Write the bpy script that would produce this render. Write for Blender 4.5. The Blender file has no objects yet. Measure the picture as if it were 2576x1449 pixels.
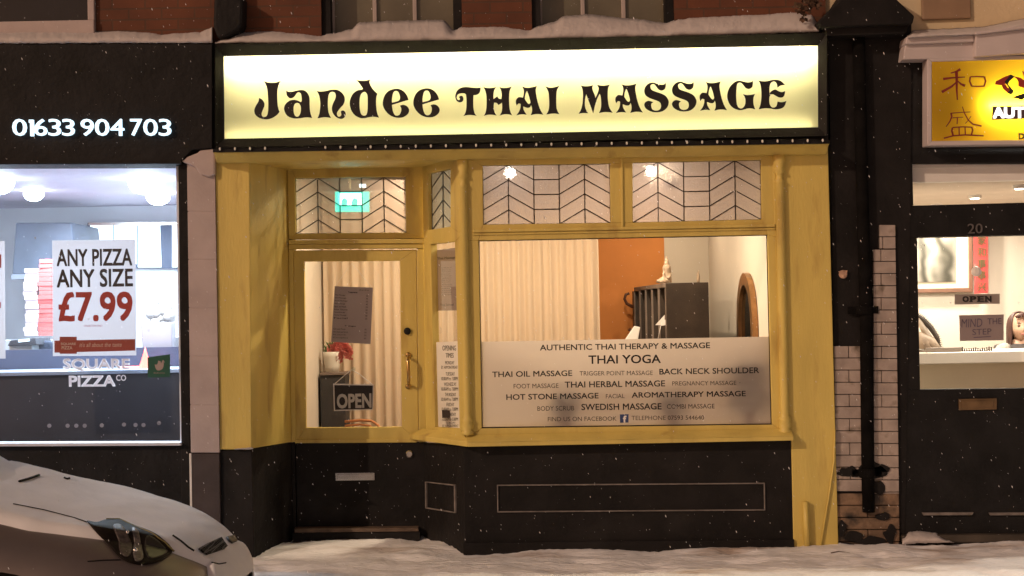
import bpy, bmesh, math, random
from mathutils import Vector, Matrix, noise
from mathutils.bvhtree import BVHTree
random.seed(7)
R = math.radians
S = bpy.context.scene
C = S.collection
# ------------------------------------------------------------------ camera
FPX = 1288 / math.tan(R(20)); CAMY = -9.5; CAMZ = 1.62
CM = Matrix.Rotation(R(90 + 1.0), 4, 'X') @ Matrix.Rotation(-0.0195, 4, 'Z')
CAMP = Vector((0, CAMY, CAMZ))
cd = bpy.data.cameras.new('camera'); cam = bpy.data.objects.new('camera', cd); C.objects.link(cam)
cam.matrix_world = Matrix.Translation(CAMP) @ CM
cd.sensor_width = 36; cd.lens = 18 / math.tan(R(20)); cd.clip_start = 0.05; cd.clip_end = 500
S.camera = cam
# ------------------------------------------------------------------ sky, lamp, exposure
LD = Vector((0.71, 0.60, -0.45)).normalized()          # way the street light falls
w = bpy.data.worlds.new('World'); S.world = w; w.use_nodes = True
nt = w.node_tree; bg = nt.nodes['Background']
sky = nt.nodes.new('ShaderNodeTexSky'); sky.sky_type = 'NISHITA'; sky.sun_disc = False
sky.sun_elevation = R(26); sky.sun_rotation = math.atan2(-LD.x, -LD.y)
mx = nt.nodes.new('ShaderNodeMix'); mx.data_type = 'RGBA'; mx.blend_type = 'MULTIPLY'
mx.inputs[0].default_value = 1; mx.inputs[7].default_value = (1.0, 0.54, 0.34, 1)   # town glow on low snow cloud
nt.links.new(sky.outputs[0], mx.inputs[6]); nt.links.new(mx.outputs[2], bg.inputs[0])
bg.inputs[1].default_value = 0.085
sd = bpy.data.lights.new('street_light', 'SUN'); sd.energy = 1.38; sd.angle = R(0.8); sd.color = (1.0, 0.72, 0.51)
so = bpy.data.objects.new('street_light', sd); C.objects.link(so)
so.rotation_euler = LD.to_track_quat('-Z', 'Y').to_euler()
S.view_settings.view_transform = 'Standard'; S.view_settings.look = 'None'
S.view_settings.exposure = 0.0; S.view_settings.gamma = 1
S.cycles.use_denoising = True; S.cycles.max_bounces = 8; S.cycles.transparent_max_bounces = 12
S.cycles.sample_clamp_indirect = 4

# ------------------------------------------------------------------ helpers
class Plane:
    """a real flat plane in the street: at() finds the point of it that the photo shows at a pixel"""
    def __init__(s, p, n): s.p = Vector(p); s.n = Vector(n).normalized()
    def at(s, px, py, off=0.0):
        d = CM.to_3x3() @ Vector(((px - 1288) / FPX, -(py - 724.5) / FPX, -1))
        t = (s.p - CAMP).dot(s.n) / d.dot(s.n)
        return CAMP + d * t + s.n * off
def PL(Y): return Plane((0, Y, 0), (0, -1, 0))
def W(px, py, Y): return PL(Y).at(px, py)
def as_pl(p): return p if isinstance(p, Plane) else PL(p)

class MB:
    def __init__(s): s.v = []; s.f = []; s.mi = []; s.cur = 0; s.smooth = False
    def add(s, vs, fs):
        b = len(s.v); s.v += [tuple(x) for x in vs]
        for f in fs: s.f.append([b + i for i in f]); s.mi.append(s.cur)
        return s
    def poly(s, pts, ext):
        """closed polygon of world points extruded by vector ext"""
        n = len(pts); ext = Vector(ext)
        vs = [Vector(p) for p in pts] + [Vector(p) + ext for p in pts]
        return s.add(vs, [list(range(n)), list(range(2 * n - 1, n - 1, -1))] + [[i, n + i, n + (i + 1) % n, (i + 1) % n] for i in range(n)])
    def pp(s, px, pl, th, off=0.0):
        """pixel polygon on a plane, th deep behind it"""
        pl = as_pl(pl)
        return s.poly([pl.at(x, y, off) for x, y in px], -pl.n * th)
    def sheet(s, px, pl, off=0.0):
        """one thin sheet (glass, film, acrylic)"""
        pl = as_pl(pl); s.add([pl.at(x, y, off) for x, y in px], [list(range(len(px)))]); return s
    def rect(s, x0, y0, x1, y1, pl, th, off=0.0):
        return s.pp([(x0, y0), (x1, y0), (x1, y1), (x0, y1)], pl, th, off)
    def frame(s, o, i, pl, th, off=0.0):
        for k in range(4):
            a, b = k, (k + 1) % 4
            s.pp([o[a], o[b], i[b], i[a]], pl, th, off)
        return s
    def box(s, a, b):
        x0, y0, z0 = a; x1, y1, z1 = b
        return s.poly([(x0, y0, z0), (x1, y0, z0), (x1, y0, z1), (x0, y0, z1)], (0, y1 - y0, 0))
    def tube(s, pts, r, n=8, cap=True):
        pts = [Vector(p) for p in pts]; rs = r if isinstance(r, (list, tuple)) else [r] * len(pts)
        b = len(s.v); prev = None
        for i, p in enumerate(pts):
            t = (pts[min(i + 1, len(pts) - 1)] - pts[max(i - 1, 0)]).normalized()
            up = Vector((0, 0, 1)) if abs(t.z) < 0.9 else Vector((0, 1, 0))
            if prev is not None and prev.cross(t).length > 1e-4: up = prev
            u = (up - t * up.dot(t)).normalized(); prev = u
            v = t.cross(u)
            for k in range(n):
                a = 2 * math.pi * k / n; s.v.append(tuple(p + (u * math.cos(a) + v * math.sin(a)) * rs[i]))
        for i in range(len(pts) - 1):
            for k in range(n):
                k2 = (k + 1) % n; s.f.append([b + i * n + k, b + i * n + k2, b + (i + 1) * n + k2, b + (i + 1) * n + k]); s.mi.append(s.cur)
        if cap:
            s.f.append([b + k for k in range(n)][::-1]); s.mi.append(s.cur)
            e = b + (len(pts) - 1) * n; s.f.append([e + k for k in range(n)]); s.mi.append(s.cur)
        return s
    def lathe(s, c, prof, n=24, ax='Z'):
        """prof = [(radius, height)] round a vertical axis at c"""
        c = Vector(c); b = len(s.v)
        for r, h in prof:
            for k in range(n):
                a = 2 * math.pi * k / n
                o = Vector((r * math.cos(a), r * math.sin(a), h)) if ax == 'Z' else Vector((r * math.cos(a), -h, r * math.sin(a)))
                s.v.append(tuple(c + o))
        m = len(prof)
        for i in range(m - 1):
            for k in range(n):
                k2 = (k + 1) % n; s.f.append([b + i * n + k, b + i * n + k2, b + (i + 1) * n + k2, b + (i + 1) * n + k]); s.mi.append(s.cur)
        s.f.append([b + k for k in range(n)][::-1]); s.mi.append(s.cur)
        s.f.append([b + (m - 1) * n + k for k in range(n)]); s.mi.append(s.cur)
        return s
    def ball(s, c, r, n=10, m=8):
        rx, ry, rz = r if isinstance(r, tuple) else (r, r, r)
        b = len(s.v); c = Vector(c)
        for i in range(m + 1):
            t = math.pi * i / m
            for k in range(n):
                a = 2 * math.pi * k / n
                s.v.append((c.x + rx * math.sin(t) * math.cos(a), c.y + ry * math.sin(t) * math.sin(a), c.z + rz * math.cos(t)))
        for i in range(m):
            for k in range(n):
                k2 = (k + 1) % n; s.f.append([b + i * n + k, b + (i + 1) * n + k, b + (i + 1) * n + k2, b + i * n + k2]); s.mi.append(s.cur)
        return s
    def build(s, name, mat, parent=None, smooth=False, bevel=0, recalc=True, subsurf=0):
        me = bpy.data.meshes.new(name); me.from_pydata(s.v, [], s.f)
        mats = mat if isinstance(mat, (list, tuple)) else [mat]
        for m in mats: me.materials.append(m)
        for p, mi in zip(me.polygons, s.mi): p.material_index = mi
        if recalc:
            bm = bmesh.new(); bm.from_mesh(me)
            bmesh.ops.remove_doubles(bm, verts=bm.verts, dist=1e-5) if smooth else None
            bmesh.ops.recalc_face_normals(bm, faces=bm.faces); bm.to_mesh(me); bm.free()
        if smooth:
            for p in me.polygons: p.use_smooth = True
        o = bpy.data.objects.new(name, me); C.objects.link(o)
        if bevel:
            b = o.modifiers.new('Bevel', 'BEVEL'); b.width = bevel; b.segments = 2; b.limit_method = 'ANGLE'
        if subsurf:
            b = o.modifiers.new('Subdivision', 'SUBSURF'); b.levels = subsurf; b.render_levels = subsurf
        if parent: attach(o, parent)
        return o
def attach(o, parent):
    o.parent = parent
    q = parent; off = Vector((0, 0, 0))
    while q: off += q.location; q = q.parent
    o.location = -off
def tag(o, label=None, cat=None, group=None, kind=None):
    if label: o['label'] = label
    if cat: o['category'] = cat
    if group: o['group'] = group
    if kind: o['kind'] = kind
    return o
def thing(name, label, cat, loc=(0, 0, 0), group=None):
    o = bpy.data.objects.new(name, None); C.objects.link(o); o.location = loc; o.empty_display_size = .1
    return tag(o, label, cat, group)
def curve_mesh(cu):
    o = bpy.data.objects.new('tmp', cu); C.objects.link(o)
    dg = bpy.context.evaluated_depsgraph_get(); dg.update()
    me = bpy.data.meshes.new_from_object(o.evaluated_get(dg)); bpy.data.objects.remove(o); bpy.data.curves.remove(cu)
    return me
def text(s, quad, pl, mat, name='lettering', parent=None, bold=0.0, th=0.001, mb=None, shear=0.0, res=3, flat=False):
    """words whose ink fills a pixel quad (x0, y0 left top, x1, y1 right bottom, dy right-end rise) on a plane; into mb or an object"""
    cu = bpy.data.curves.new('t', 'FONT'); cu.body = s; cu.fill_mode = 'FRONT'; cu.resolution_u = res; cu.shear = shear
    cu.extrude = 0.0 if flat else 0.05; cu.fill_mode = 'BOTH'
    me = curve_mesh(cu); pl = as_pl(pl)
    vs = [v.co.copy() for v in me.vertices]
    if not vs: return None
    xa = min(v.x for v in vs); xb = max(v.x for v in vs); ya = min(v.y for v in vs); yb = max(v.y for v in vs)
    x0, y0, x1, y1 = quad[:4]; dy = quad[4] if len(quad) > 4 else 0
    fs = [list(p.vertices) for p in me.polygons]
    bpy.data.meshes.remove(me)
    own = mb is None
    mb = mb or MB()
    xa -= bold; xb += bold; ya -= bold; yb += bold
    for q, (ox, oy) in enumerate([(0, 0)] if not bold else [(-bold, -bold), (bold, bold), (-bold, bold), (bold, -bold)]):     # heavier strokes: copies a hair's breadth apart
        out = []
        for v in vs:
            u = (v.x + ox - xa) / (xb - xa); t = (yb - v.y - oy) / (yb - ya)
            out.append(pl.at(x0 + (x1 - x0) * u + .018 * (y1 - y0) * t, y0 + (y1 - y0) * t + dy * u, th * (v.z / 0.1 + .5) * (1 + .07 * q)))
        mb.add(out, fs)
    return mb.build(name, mat, parent, recalc=False) if own else mb
def smooth_loop(pts, k=5):
    """closed Catmull-Rom loop; a third item marks a sharp corner"""
    n = len(pts); out = []
    P = [Vector((p[0], p[1])) for p in pts]; cor = [len(p) > 2 for p in pts]
    for i in range(n):
        p1, p2 = P[i], P[(i + 1) % n]
        m1 = (p2 - P[i - 1]) / 2 if not cor[i] else (p2 - p1) * .8
        m2 = (P[(i + 2) % n] - p1) / 2 if not cor[(i + 1) % n] else (p2 - p1) * .8
        for j in range(k):
            t = j / k; t2, t3 = t * t, t * t * t
            out.append(p1 * (2 * t3 - 3 * t2 + 1) + m1 * (t3 - 2 * t2 + t) + p2 * (-2 * t3 + 3 * t2) + m2 * (t3 - t2))
    return out
def loops_mesh(loops, pl, th, mb):
    """filled 2-D loops (pixels, even-odd holes) raised th off a plane"""
    cu = bpy.data.curves.new('g', 'CURVE'); cu.dimensions = '2D'; cu.fill_mode = 'BOTH'; cu.extrude = 0.5
    for lp in loops:
        sp = cu.splines.new('POLY'); sp.points.add(len(lp) - 1)
        for q, p in zip(sp.points, lp): q.co = (p[0], -p[1], 0, 1)
        sp.use_cyclic_u = True
    me = curve_mesh(cu); pl = as_pl(pl)
    mb.add([pl.at(v.co.x, -v.co.y, th * (v.co.z + .5)) for v in me.vertices], [list(p.vertices) for p in me.polygons])
    bpy.data.meshes.remove(me)
def copy_tree(o, parent=None):
    c = o.copy(); C.objects.link(c)
    if parent: c.parent = parent
    for ch in [x for x in S.objects if x.parent == o]: copy_tree(ch, c)
    return c

# ------------------------------------------------------------------ materials
def node_mat(name):
    m = bpy.data.materials.new(name); m.use_nodes = True
    return m, m.node_tree.nodes, m.node_tree.links, m.node_tree.nodes['Principled BSDF']
def mat(name, col, rough=.6, var=.25, scale=6, bump=.0, bscale=60, metal=0, stain=None, stain_scale=1.5, stain_at=.55, spec=.5, stretch=(1, 1, 1)):
    m, N, L, b = node_mat(name)
    tc = N.new('ShaderNodeTexCoord'); mp = N.new('ShaderNodeMapping'); mp.inputs['Scale'].default_value = stretch
    L.new(tc.outputs['Object'], mp.inputs[0])
    n1 = N.new('ShaderNodeTexNoise'); n1.inputs['Scale'].default_value = scale; n1.inputs['Detail'].default_value = 6
    L.new(mp.outputs[0], n1.inputs[0])
    r = N.new('ShaderNodeValToRGB'); r.color_ramp.elements[0].position = .3; r.color_ramp.elements[1].position = .7
    lo = tuple(c * (1 - var) for c in col); hi = tuple(min(1, c * (1 + var)) for c in col)
    r.color_ramp.elements[0].color = (*lo, 1); r.color_ramp.elements[1].color = (*hi, 1)
    L.new(n1.outputs[0], r.inputs[0]); src = r.outputs[0]
    if stain:
        n2 = N.new('ShaderNodeTexNoise'); n2.inputs['Scale'].default_value = stain_scale; n2.inputs['Detail'].default_value = 8
        L.new(mp.outputs[0], n2.inputs[0])
        r2 = N.new('ShaderNodeValToRGB'); r2.color_ramp.elements[0].position = stain_at; r2.color_ramp.elements[1].position = min(1, stain_at + .15)
        L.new(n2.outputs[0], r2.inputs[0])
        mm = N.new('ShaderNodeMix'); mm.data_type = 'RGBA'; L.new(r2.outputs[0], mm.inputs[0]); L.new(src, mm.inputs[6]); mm.inputs[7].default_value = (*stain, 1)
        src = mm.outputs[2]
    L.new(src, b.inputs['Base Color']); b.inputs['Roughness'].default_value = rough; b.inputs['Metallic'].default_value = metal
    b.inputs['Specular IOR Level'].default_value = spec
    if bump:
        n3 = N.new('ShaderNodeTexNoise'); n3.inputs['Scale'].default_value = bscale; n3.inputs['Detail'].default_value = 5
        L.new(mp.outputs[0], n3.inputs[0]); bp = N.new('ShaderNodeBump'); bp.inputs['Strength'].default_value = bump; bp.inputs['Distance'].default_value = .02
        L.new(n3.outputs[0], bp.inputs['Height']); L.new(bp.outputs[0], b.inputs['Normal'])
    return m
def emit(name, col, k):
    m, N, L, b = node_mat(name)
    b.inputs['Base Color'].default_value = (*[min(1, c) for c in col], 1)
    b.inputs['Emission Color'].default_value = (*col, 1); b.inputs['Emission Strength'].default_value = k
    return m
def glass_mat(name, tint=(1, 1, 1), refl=.08):
    m, N, L, b = node_mat(name); N.remove(b); out = N['Material Output']
    t = N.new('ShaderNodeBsdfTransparent'); t.inputs[0].default_value = (*tint, 1)
    g = N.new('ShaderNodeBsdfGlossy'); g.inputs['Roughness'].default_value = .02
    lw = N.new('ShaderNodeLayerWeight'); lw.inputs[0].default_value = refl
    mi = N.new('ShaderNodeMixShader'); L.new(lw.outputs['Fresnel'], mi.inputs[0]); L.new(t.outputs[0], mi.inputs[1]); L.new(g.outputs[0], mi.inputs[2])
    L.new(mi.outputs[0], out.inputs[0]); return m
def trans_mat(name, dif, tra, fac, clear=0.0, gloss=.05, bump=0, bscale=120, tint=(1, 1, 1)):
    """translucent sheet: diffuse + translucent, a little see-through, a little gloss"""
    m, N, L, b = node_mat(name); N.remove(b); out = N['Material Output']
    d = N.new('ShaderNodeBsdfDiffuse'); d.inputs[0].default_value = (*dif, 1)
    t = N.new('ShaderNodeBsdfTranslucent'); t.inputs[0].default_value = (*tra, 1)
    m1 = N.new('ShaderNodeMixShader'); m1.inputs[0].default_value = fac; L.new(d.outputs[0], m1.inputs[1]); L.new(t.outputs[0], m1.inputs[2])
    sh = m1.outputs[0]
    nrm = None
    if bump:
        tc = N.new('ShaderNodeTexCoord'); n3 = N.new('ShaderNodeTexNoise'); n3.inputs['Scale'].default_value = bscale; n3.inputs['Detail'].default_value = 2
        L.new(tc.outputs['Object'], n3.inputs[0]); bp = N.new('ShaderNodeBump'); bp.inputs['Strength'].default_value = bump; bp.inputs['Distance'].default_value = .01
        L.new(n3.outputs[0], bp.inputs['Height']); nrm = bp.outputs[0]
    if clear:
        c = N.new('ShaderNodeBsdfRefraction') if bump else N.new('ShaderNodeBsdfTransparent')
        c.inputs[0].default_value = (*tint, 1)
        if bump: c.inputs['IOR'].default_value = 1.25; c.inputs['Roughness'].default_value = .05; L.new(nrm, c.inputs['Normal'])
        m2 = N.new('ShaderNodeMixShader'); m2.inputs[0].default_value = clear; L.new(sh, m2.inputs[1]); L.new(c.outputs[0], m2.inputs[2]); sh = m2.outputs[0]
    g = N.new('ShaderNodeBsdfGlossy'); g.inputs['Roughness'].default_value = .15
    if nrm: L.new(nrm, g.inputs['Normal'])
    m3 = N.new('ShaderNodeMixShader'); m3.inputs[0].default_value = gloss; L.new(sh, m3.inputs[1]); L.new(g.outputs[0], m3.inputs[2])
    L.new(m3.outputs[0], out.inputs[0]); return m
def brick_mat(name, c1, c2, mortar, sx=1.0):
    m, N, L, b = node_mat(name)
    tc = N.new('ShaderNodeTexCoord'); mp = N.new('ShaderNodeMapping'); mp.inputs['Rotation'].default_value = (R(90), 0, 0)
    L.new(tc.outputs['Object'], mp.inputs[0])
    br = N.new('ShaderNodeTexBrick'); br.inputs['Color1'].default_value = (*c1, 1); br.inputs['Color2'].default_value = (*c2, 1); br.inputs['Mortar'].default_value = (*mortar, 1)
    br.inputs['Scale'].default_value = 1; br.inputs['Brick Width'].default_value = .225; br.inputs['Row Height'].default_value = .075; br.inputs['Mortar Size'].default_value = .006
    L.new(mp.outputs[0], br.inputs[0])
    n = N.new('ShaderNodeTexNoise'); n.inputs['Scale'].default_value = 5; n.inputs['Detail'].default_value = 8; L.new(tc.outputs['Object'], n.inputs[0])
    mm = N.new('ShaderNodeMix'); mm.data_type = 'RGBA'; mm.blend_type = 'OVERLAY'; mm.inputs[0].default_value = .5; L.new(br.outputs[0], mm.inputs[6]); L.new(n.outputs[0], mm.inputs[7])
    L.new(mm.outputs[2], b.inputs['Base Color']); b.inputs['Roughness'].default_value = .85
    bp = N.new('ShaderNodeBump'); bp.inputs['Strength'].default_value = .4; bp.inputs['Distance'].default_value = .01; L.new(br.outputs['Fac'], bp.inputs['Height']); bp.invert = True
    L.new(bp.outputs[0], b.inputs['Normal']); return m

YEL = mat('yellow_paint', (.61, .475, .125), .5, .12, 3, .15, 40, stain=(.45, .31, .08), stain_scale=5, stain_at=.57, stretch=(1.6, 1.6, .35))
BLK = mat('black_paint', (.009, .0075, .0075), .7, .5, 4, .25, 25, spec=.25, stain=(.016, .014, .0135), stain_scale=3, stain_at=.55)
BLKM = mat('black_metal', (.008, .0075, .008), .7, .5, 5, .3, 30, spec=.25)
LINE = mat('worn_grey_edge', (.16, .14, .13), .7, .4, 12)
BRICK = brick_mat('red_brick', (.13, .042, .018), (.10, .034, .016), (.085, .04, .022))
WHTBR = mat('white_glazed_brick', (.35, .29, .26), .4, .25, 7, .15, 40, stain=(.10, .075, .05), stain_scale=7, stain_at=.58)
DIRTBR = mat('dirty_brick', (.17, .11, .07), .7, .6, 9, .4, 30, stain=(.02, .017, .015), stain_scale=6, stain_at=.5)
PINK = mat('pink_stone_paint', (.43, .36, .35), .7, .10, 5, .12, 40)
PINKD = mat('grey_plinth_paint', (.045, .033, .033), .65, .3, 5, .15, 30)
SNOW = mat('snow', (.50, .46, .45), .85, .04, 8, .35, 30, spec=.2)  # kept darker, putting the dim light on the ledges into the colour
def street_snow(name):
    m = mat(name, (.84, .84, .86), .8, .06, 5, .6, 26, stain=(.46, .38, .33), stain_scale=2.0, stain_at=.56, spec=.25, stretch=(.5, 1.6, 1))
    return m
PAVE = street_snow('trodden_snow')
WHITE = mat('white_paint', (.75, .73, .70), .5, .05, 4)
GREYW = mat('grey_white_paint', (.42, .38, .38), .5, .1, 4)
LEAD = mat('dark_lead', (.02, .014, .010), .5, .2, 10)
GLASS = glass_mat('clear_glass')
CHROME = mat('chrome', (.65, .63, .60), .25, .1, 10, metal=1)
BRASS = mat('brass', (.45, .30, .12), .3, .2, 10, metal=1)
BLACKINK = mat('black_ink', (.012, .010, .010), .6, .1, 5)
GREYINK = mat('grey_ink', (.06, .05, .045), .6, .1, 5)
REDINK = mat('red_ink', (.40, .035, .025), .6, .1, 5)
PAPER = mat('white_paper', (.62, .60, .60), .7, .05, 5)

# ================================================================== the street
def ground(name, xs, ys, zf, m):
    vs = []; fs = []; nx = len(xs)
    for y in ys:
        for x in xs: vs.append((x, y, zf(x, y)))
    for j in range(len(ys) - 1):
        for i in range(nx - 1): a = j * nx + i; fs.append([a, a + 1, a + nx + 1, a + nx])
    b = MB(); b.add(vs, fs); o = b.build(name, m, smooth=True); return tag(o, kind='structure')
def lin(a, b, n): return [a + (b - a) * i / n for i in range(n + 1)]
xs = [-60, -20, -8] + lin(-4.6, 4.6, 300) + [8, 20, 60]
_rf = random.Random(21)
steps = [(_rf.uniform(-3.6, 3.8), _rf.uniform(-1.2, -.12), _rf.uniform(-.5, .5)) for _ in range(46)]
def snow_h(x, y):
    d_ = 0.0
    if -1.6 < y < .3:
        for fx, fy, fa in steps:
            u, v = x - fx, y - fy
            if abs(u) < .3 and abs(v) < .3:
                p = u * math.cos(fa) + v * math.sin(fa); q = -u * math.sin(fa) + v * math.cos(fa); d_ += math.exp(-((p / .13) ** 4 + (q / .055) ** 4))
    return snow_base(x, y) - .028 * min(1.2, d_) + (.006 * noise.noise((x * 30, y * 40, 1)) if -1.6 < y else 0)
def snow_base(x, y):
    h = .022 * noise.noise((x * 1.6, y * 3.2, 0)) + .012 * noise.noise((x * 5, y * 9, 3)) + .006 * noise.noise((x * 16, y * 22, 5))
    h += .035 * math.exp(-((y + .05) / .10) ** 2) * max(0, noise.noise((x * 1.2, 7, 0)) + .35)
    if y > 0.02: h += .025 * min(1, (y - .02) / .3)                       # drift up the doorstep
    return h
ground('pavement', xs, lin(-2.05, .85, 110), lambda x, y: snow_h(x, y), PAVE)
ground('road', [-60, -30, -12] + lin(-6, 6, 60) + [12, 30, 60], [-80, -40, -20] + lin(-12, -1.98, 80),
       lambda x, y: -.13 + .03 * noise.noise((x * .5, y * 2.2, 0)) + .01 * noise.noise((x * 4, y * 4, 2)), PAVE)
k = MB()
for i in range(60):
    x0 = -27 + i * .9
    k.box((x0, -2.16, -.2), (x0 + .894, -2.03, -.004 + .012 * noise.noise((i * .7, 0, 0))))
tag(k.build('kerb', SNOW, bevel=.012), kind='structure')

# ================================================================== massage parlour building
shop = thing('massage_parlour', 'yellow and black shop front with recessed door and leaded bay window', 'shop', (0, 0.3, 0))
F0 = PL(0.0)
# upper brick wall with two window openings
def px_wall(mb, cells, pl, th):
    for c in cells: mb.pp(c, pl, th)
UB = .10
b = MB()
XL, XR = W(541, 60, UB).x, W(2078, 60, UB).x
zb = 3.36
def zat(px, py, Y): return W(px, py, Y).z
wins = [(W(808, 50, UB).x, W(1162, 50, UB).x), (W(1338, 50, UB).x, W(1697, 50, UB).x)]
cuts = [XL, wins[0][0], wins[0][1], wins[1][0], wins[1][1], XR]
for i in (0, 2, 4): b.box((cuts[i], UB, zb), (cuts[i + 1], .42, 6.6))
for i in (1, 3):
    b.box((cuts[i], UB, zb), (cuts[i + 1], .42, 3.50)); b.box((cuts[i], UB, 5.0), (cuts[i + 1], .42, 6.6))
b.build('brick_wall', BRICK, shop)
SASH = mat('sash_paint', (.40, .34, .32), .5, .1, 5)
PANEUP = mat('dim_curtained_pane', (.13, .115, .08), .25, .25, 3, spec=.6)
for i in (1, 3):
    xa, xb = cuts[i], cuts[i + 1]
    fr = MB()
    g = .075
    fr.box((xa, .24, 3.5), (xa + g, .30, 5.0)); fr.box((xb - g * .7, .24, 3.5), (xb, .30, 5.0))
    fr.box((xa + g, .24, 4.93), (xb - g * .7, .30, 5.0)); fr.box((xa + g, .24, 3.5), (xb - g * .7, .30, 3.57))
    ww = (xb - xa - g * 1.7)
    for q in (1, 2): xm = xa + g + ww * q / 3; fr.box((xm - .014, .245, 3.57), (xm + .014, .28, 4.93))
    fr.box((xa + g, .243, 4.22), (xb - g * .7, .285, 4.27))
    wo = fr.build('window', SASH, shop, bevel=.004)
    p = MB(); p.box((xa + g - .01, .268, 3.55), (xb - g * .7 + .01, .274, 4.95)); p.build('pane', PANEUP, wo)
    for ra, rb_ in ((xa + .002, xa + .06), (xb - .06, xb - .002)):
        rv = MB(); rv.box((ra, .125, 3.5), (rb_, .239, 5.0)); rv.build('reveal', BLK, wo)
# structural back above the ceiling, cheeks
b = MB(); b.box((-2.02, .17, 2.75), (2.2, .40, 3.355)); b.build('lintel', BLK, shop)
# black fascia surround
b = MB()
o_ = [(535, 108), (2084, 79), (2084, 359), (535, 381)]; i_ = [(563, 142), (2057, 115), (2058, 320), (565, 349)]
b.frame(o_, i_, PL(-.02), .18); b.build('fascia', BLK, shop)
b = MB()                                                             # mitred black rim of the lightbox, standing forward of the face
# ---- cornice: yellow cove under the sign
prof = [(-.03, 0.0), (-.15, 0.0), (-.153, -.014), (-.125, -.022), (-.09, -.045), (-.06, -.065), (0.0, -.07), (0.0, -.0)]
cl = W(537, 380, -.15); cr = W(2086, 358, -.15)
b = MB()
def sweep(mb, prof, A, B):
    n = len(prof)
    vs = [(A.x, y, A.z + z) for y, z in prof] + [(B.x, y, B.z + z) for y, z in prof]
    mb.add(vs, [list(range(n))[::-1], list(range(n, 2 * n))] + [[i, (i + 1) % n, n + (i + 1) % n, n + i] for i in range(n)])
sweep(b, prof, cl, cr)
b.build('cornice', YEL, shop, bevel=.004)
b = MB()                                                             # lead flashing over it
sweep(b, [(-.02, .003), (-.165, .003), (-.17, -.012), (-.168, .012), (-.02, .03)], cl, cr); b.build('flashing', BLKM, shop)
# ---- pilasters
b = MB()
b.pp([(541, 392), (627, 392), (633, 1131), (553, 1131)], F0, .12); b.build('pilaster', YEL, shop, bevel=.006)
b = MB(); b.pp([(553, 1133), (634, 1133), (640, 1400), (556, 1400)], PL(.004), .12); b.build('plinth', BLK, shop, bevel=.006)
b = MB(); b.pp([(1952, 395), (2083, 368), (2110, 1392), (1996, 1392), (1990, 1090), (1966, 1090)], F0, .14); b.build('pilaster', YEL, shop, bevel=.006)
# ---- recess: splayed left return, soffit, door wall
A0 = W(627, 800, .002); A1 = W(727, 800, .6)
LRET = Plane(A0, Vector((A1.y - A0.y, -(A1.x - A0.x), 0)))
b = MB(); b.pp([(627, 380), (729, 410), (737, 1111), (634, 1128)], LRET, .04); b.build('return_panel', YEL, shop)
b = MB(); b.pp([(634, 1130), (737, 1113), (742, 1360), (638, 1420)], LRET, .04); b.build('return_plinth', BLK, shop)
DW = PL(.60)
zs = W(900, 401, 0).z
b = MB(); b.box((A0.x - .1, .012, zs), (W(1175, 400, 0).x, .75, zs + .05)); b.build('soffit', YEL, shop)
b = MB()   # frame head, jambs and transom bar
to = [(742, 448), (1020, 444), (1022, 585), (744, 588)]
b.pp([(722, 405), (1066, 405), (1020, 444), (742, 448)], DW, .07)
b.pp([(722, 405), (742, 448), (744, 588), (726, 602)], DW, .07)
b.pp([(1020, 444), (1066, 405), (1066, 600), (1022, 585)], DW, .07)
b.pp([(744, 588), (1022, 585), (1066, 600), (726, 602)], DW, .07)
b.pp([(726, 604), (1066, 601), (1066, 612), (726, 614)], PL(.57), .10)     # moulded transom
b.pp([(726, 615), (1066, 613), (1066, 624), (726, 626)], PL(.585), .08)
b.pp([(726, 627), (737, 627), (744, 1112), (733, 1112)], DW, .07)
b.pp([(1048, 625), (1066, 625), (1072, 1112), (1054, 1112)], DW, .07)
b.build('door_frame', YEL, shop, bevel=.004)
b = MB()
b.pp([(733, 1114), (742, 1114), (745, 1345), (738, 1345)], DW, .07); b.build('door_jamb', BLK, shop)
b = MB(); b.pp([(1050, 1114), (1072, 1114), (1076, 1345), (1053, 1345)], DW, .07)
b.build('door_jamb', BLK, shop)
# door leaf
door = MB()
go = [(765, 658), (1006, 656), (1011, 1074), (770, 1076)]
do = [(738, 630), (1047, 628), (1053, 1110), (744, 1112)]
door.frame(do, go, PL(.615), .045)
door = door.build('door', YEL, shop, bevel=.004)
b = MB(); b.pp([(744, 1114), (1053, 1112), (1055, 1326), (747, 1329)], PL(.612), .05)
b.build('kick_panel', BLK, door, bevel=.003)
b = MB(); b.pp([(742, 1106), (1049, 1104), (1049, 1113), (742, 1115)], PL(.604), .03); b.build('weather_bar', YEL, door, bevel=.003)
b = MB(); b.sheet(go, PL(.635)); b.build('pane', GLASS, door)
b = MB(); b.lathe(W(1025, 833, .61), [(.024, -.01), (.026, .01), (.018, .014), (.008, .016)], 20, 'Y'); b.build('lock', BLKM, door, smooth=False)
hx = W(1027, 930, .60)
b = MB(); b.tube([W(1026, 897, .607), W(1026, 899, .55), W(1026.5, 910, .535), W(1028, 955, .535), W(1028, 966, .55), W(1028, 968, .607)], [.010, .010, .013, .013, .010, .010], 10)
for yy in (893, 972): b.lathe(W(1027, yy, .612), [(.02, -.005), (.02, .008), (.012, .012)], 14, 'Y')
b.build('handle', BRASS, door, smooth=True)
b = MB(); b.lathe(W(1030, 1142, .61), [(.026, -.01), (.027, .008), (.02, .014)], 20, 'Y'); b.build('knob', CHROME, door)
b = MB(); b.pp([(843, 1190), (942, 1189), (942, 1208), (844, 1209)], PL(.604), .012); b.pp([(848, 1193), (938, 1192), (938, 1205), (848, 1206)], PL(.600), .004)
b.build('letterbox', CHROME, door, bevel=.002)
WOODSILL = mat('worn_threshold', (.12, .08, .055), .7, .4, 10, .3, 40)
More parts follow.
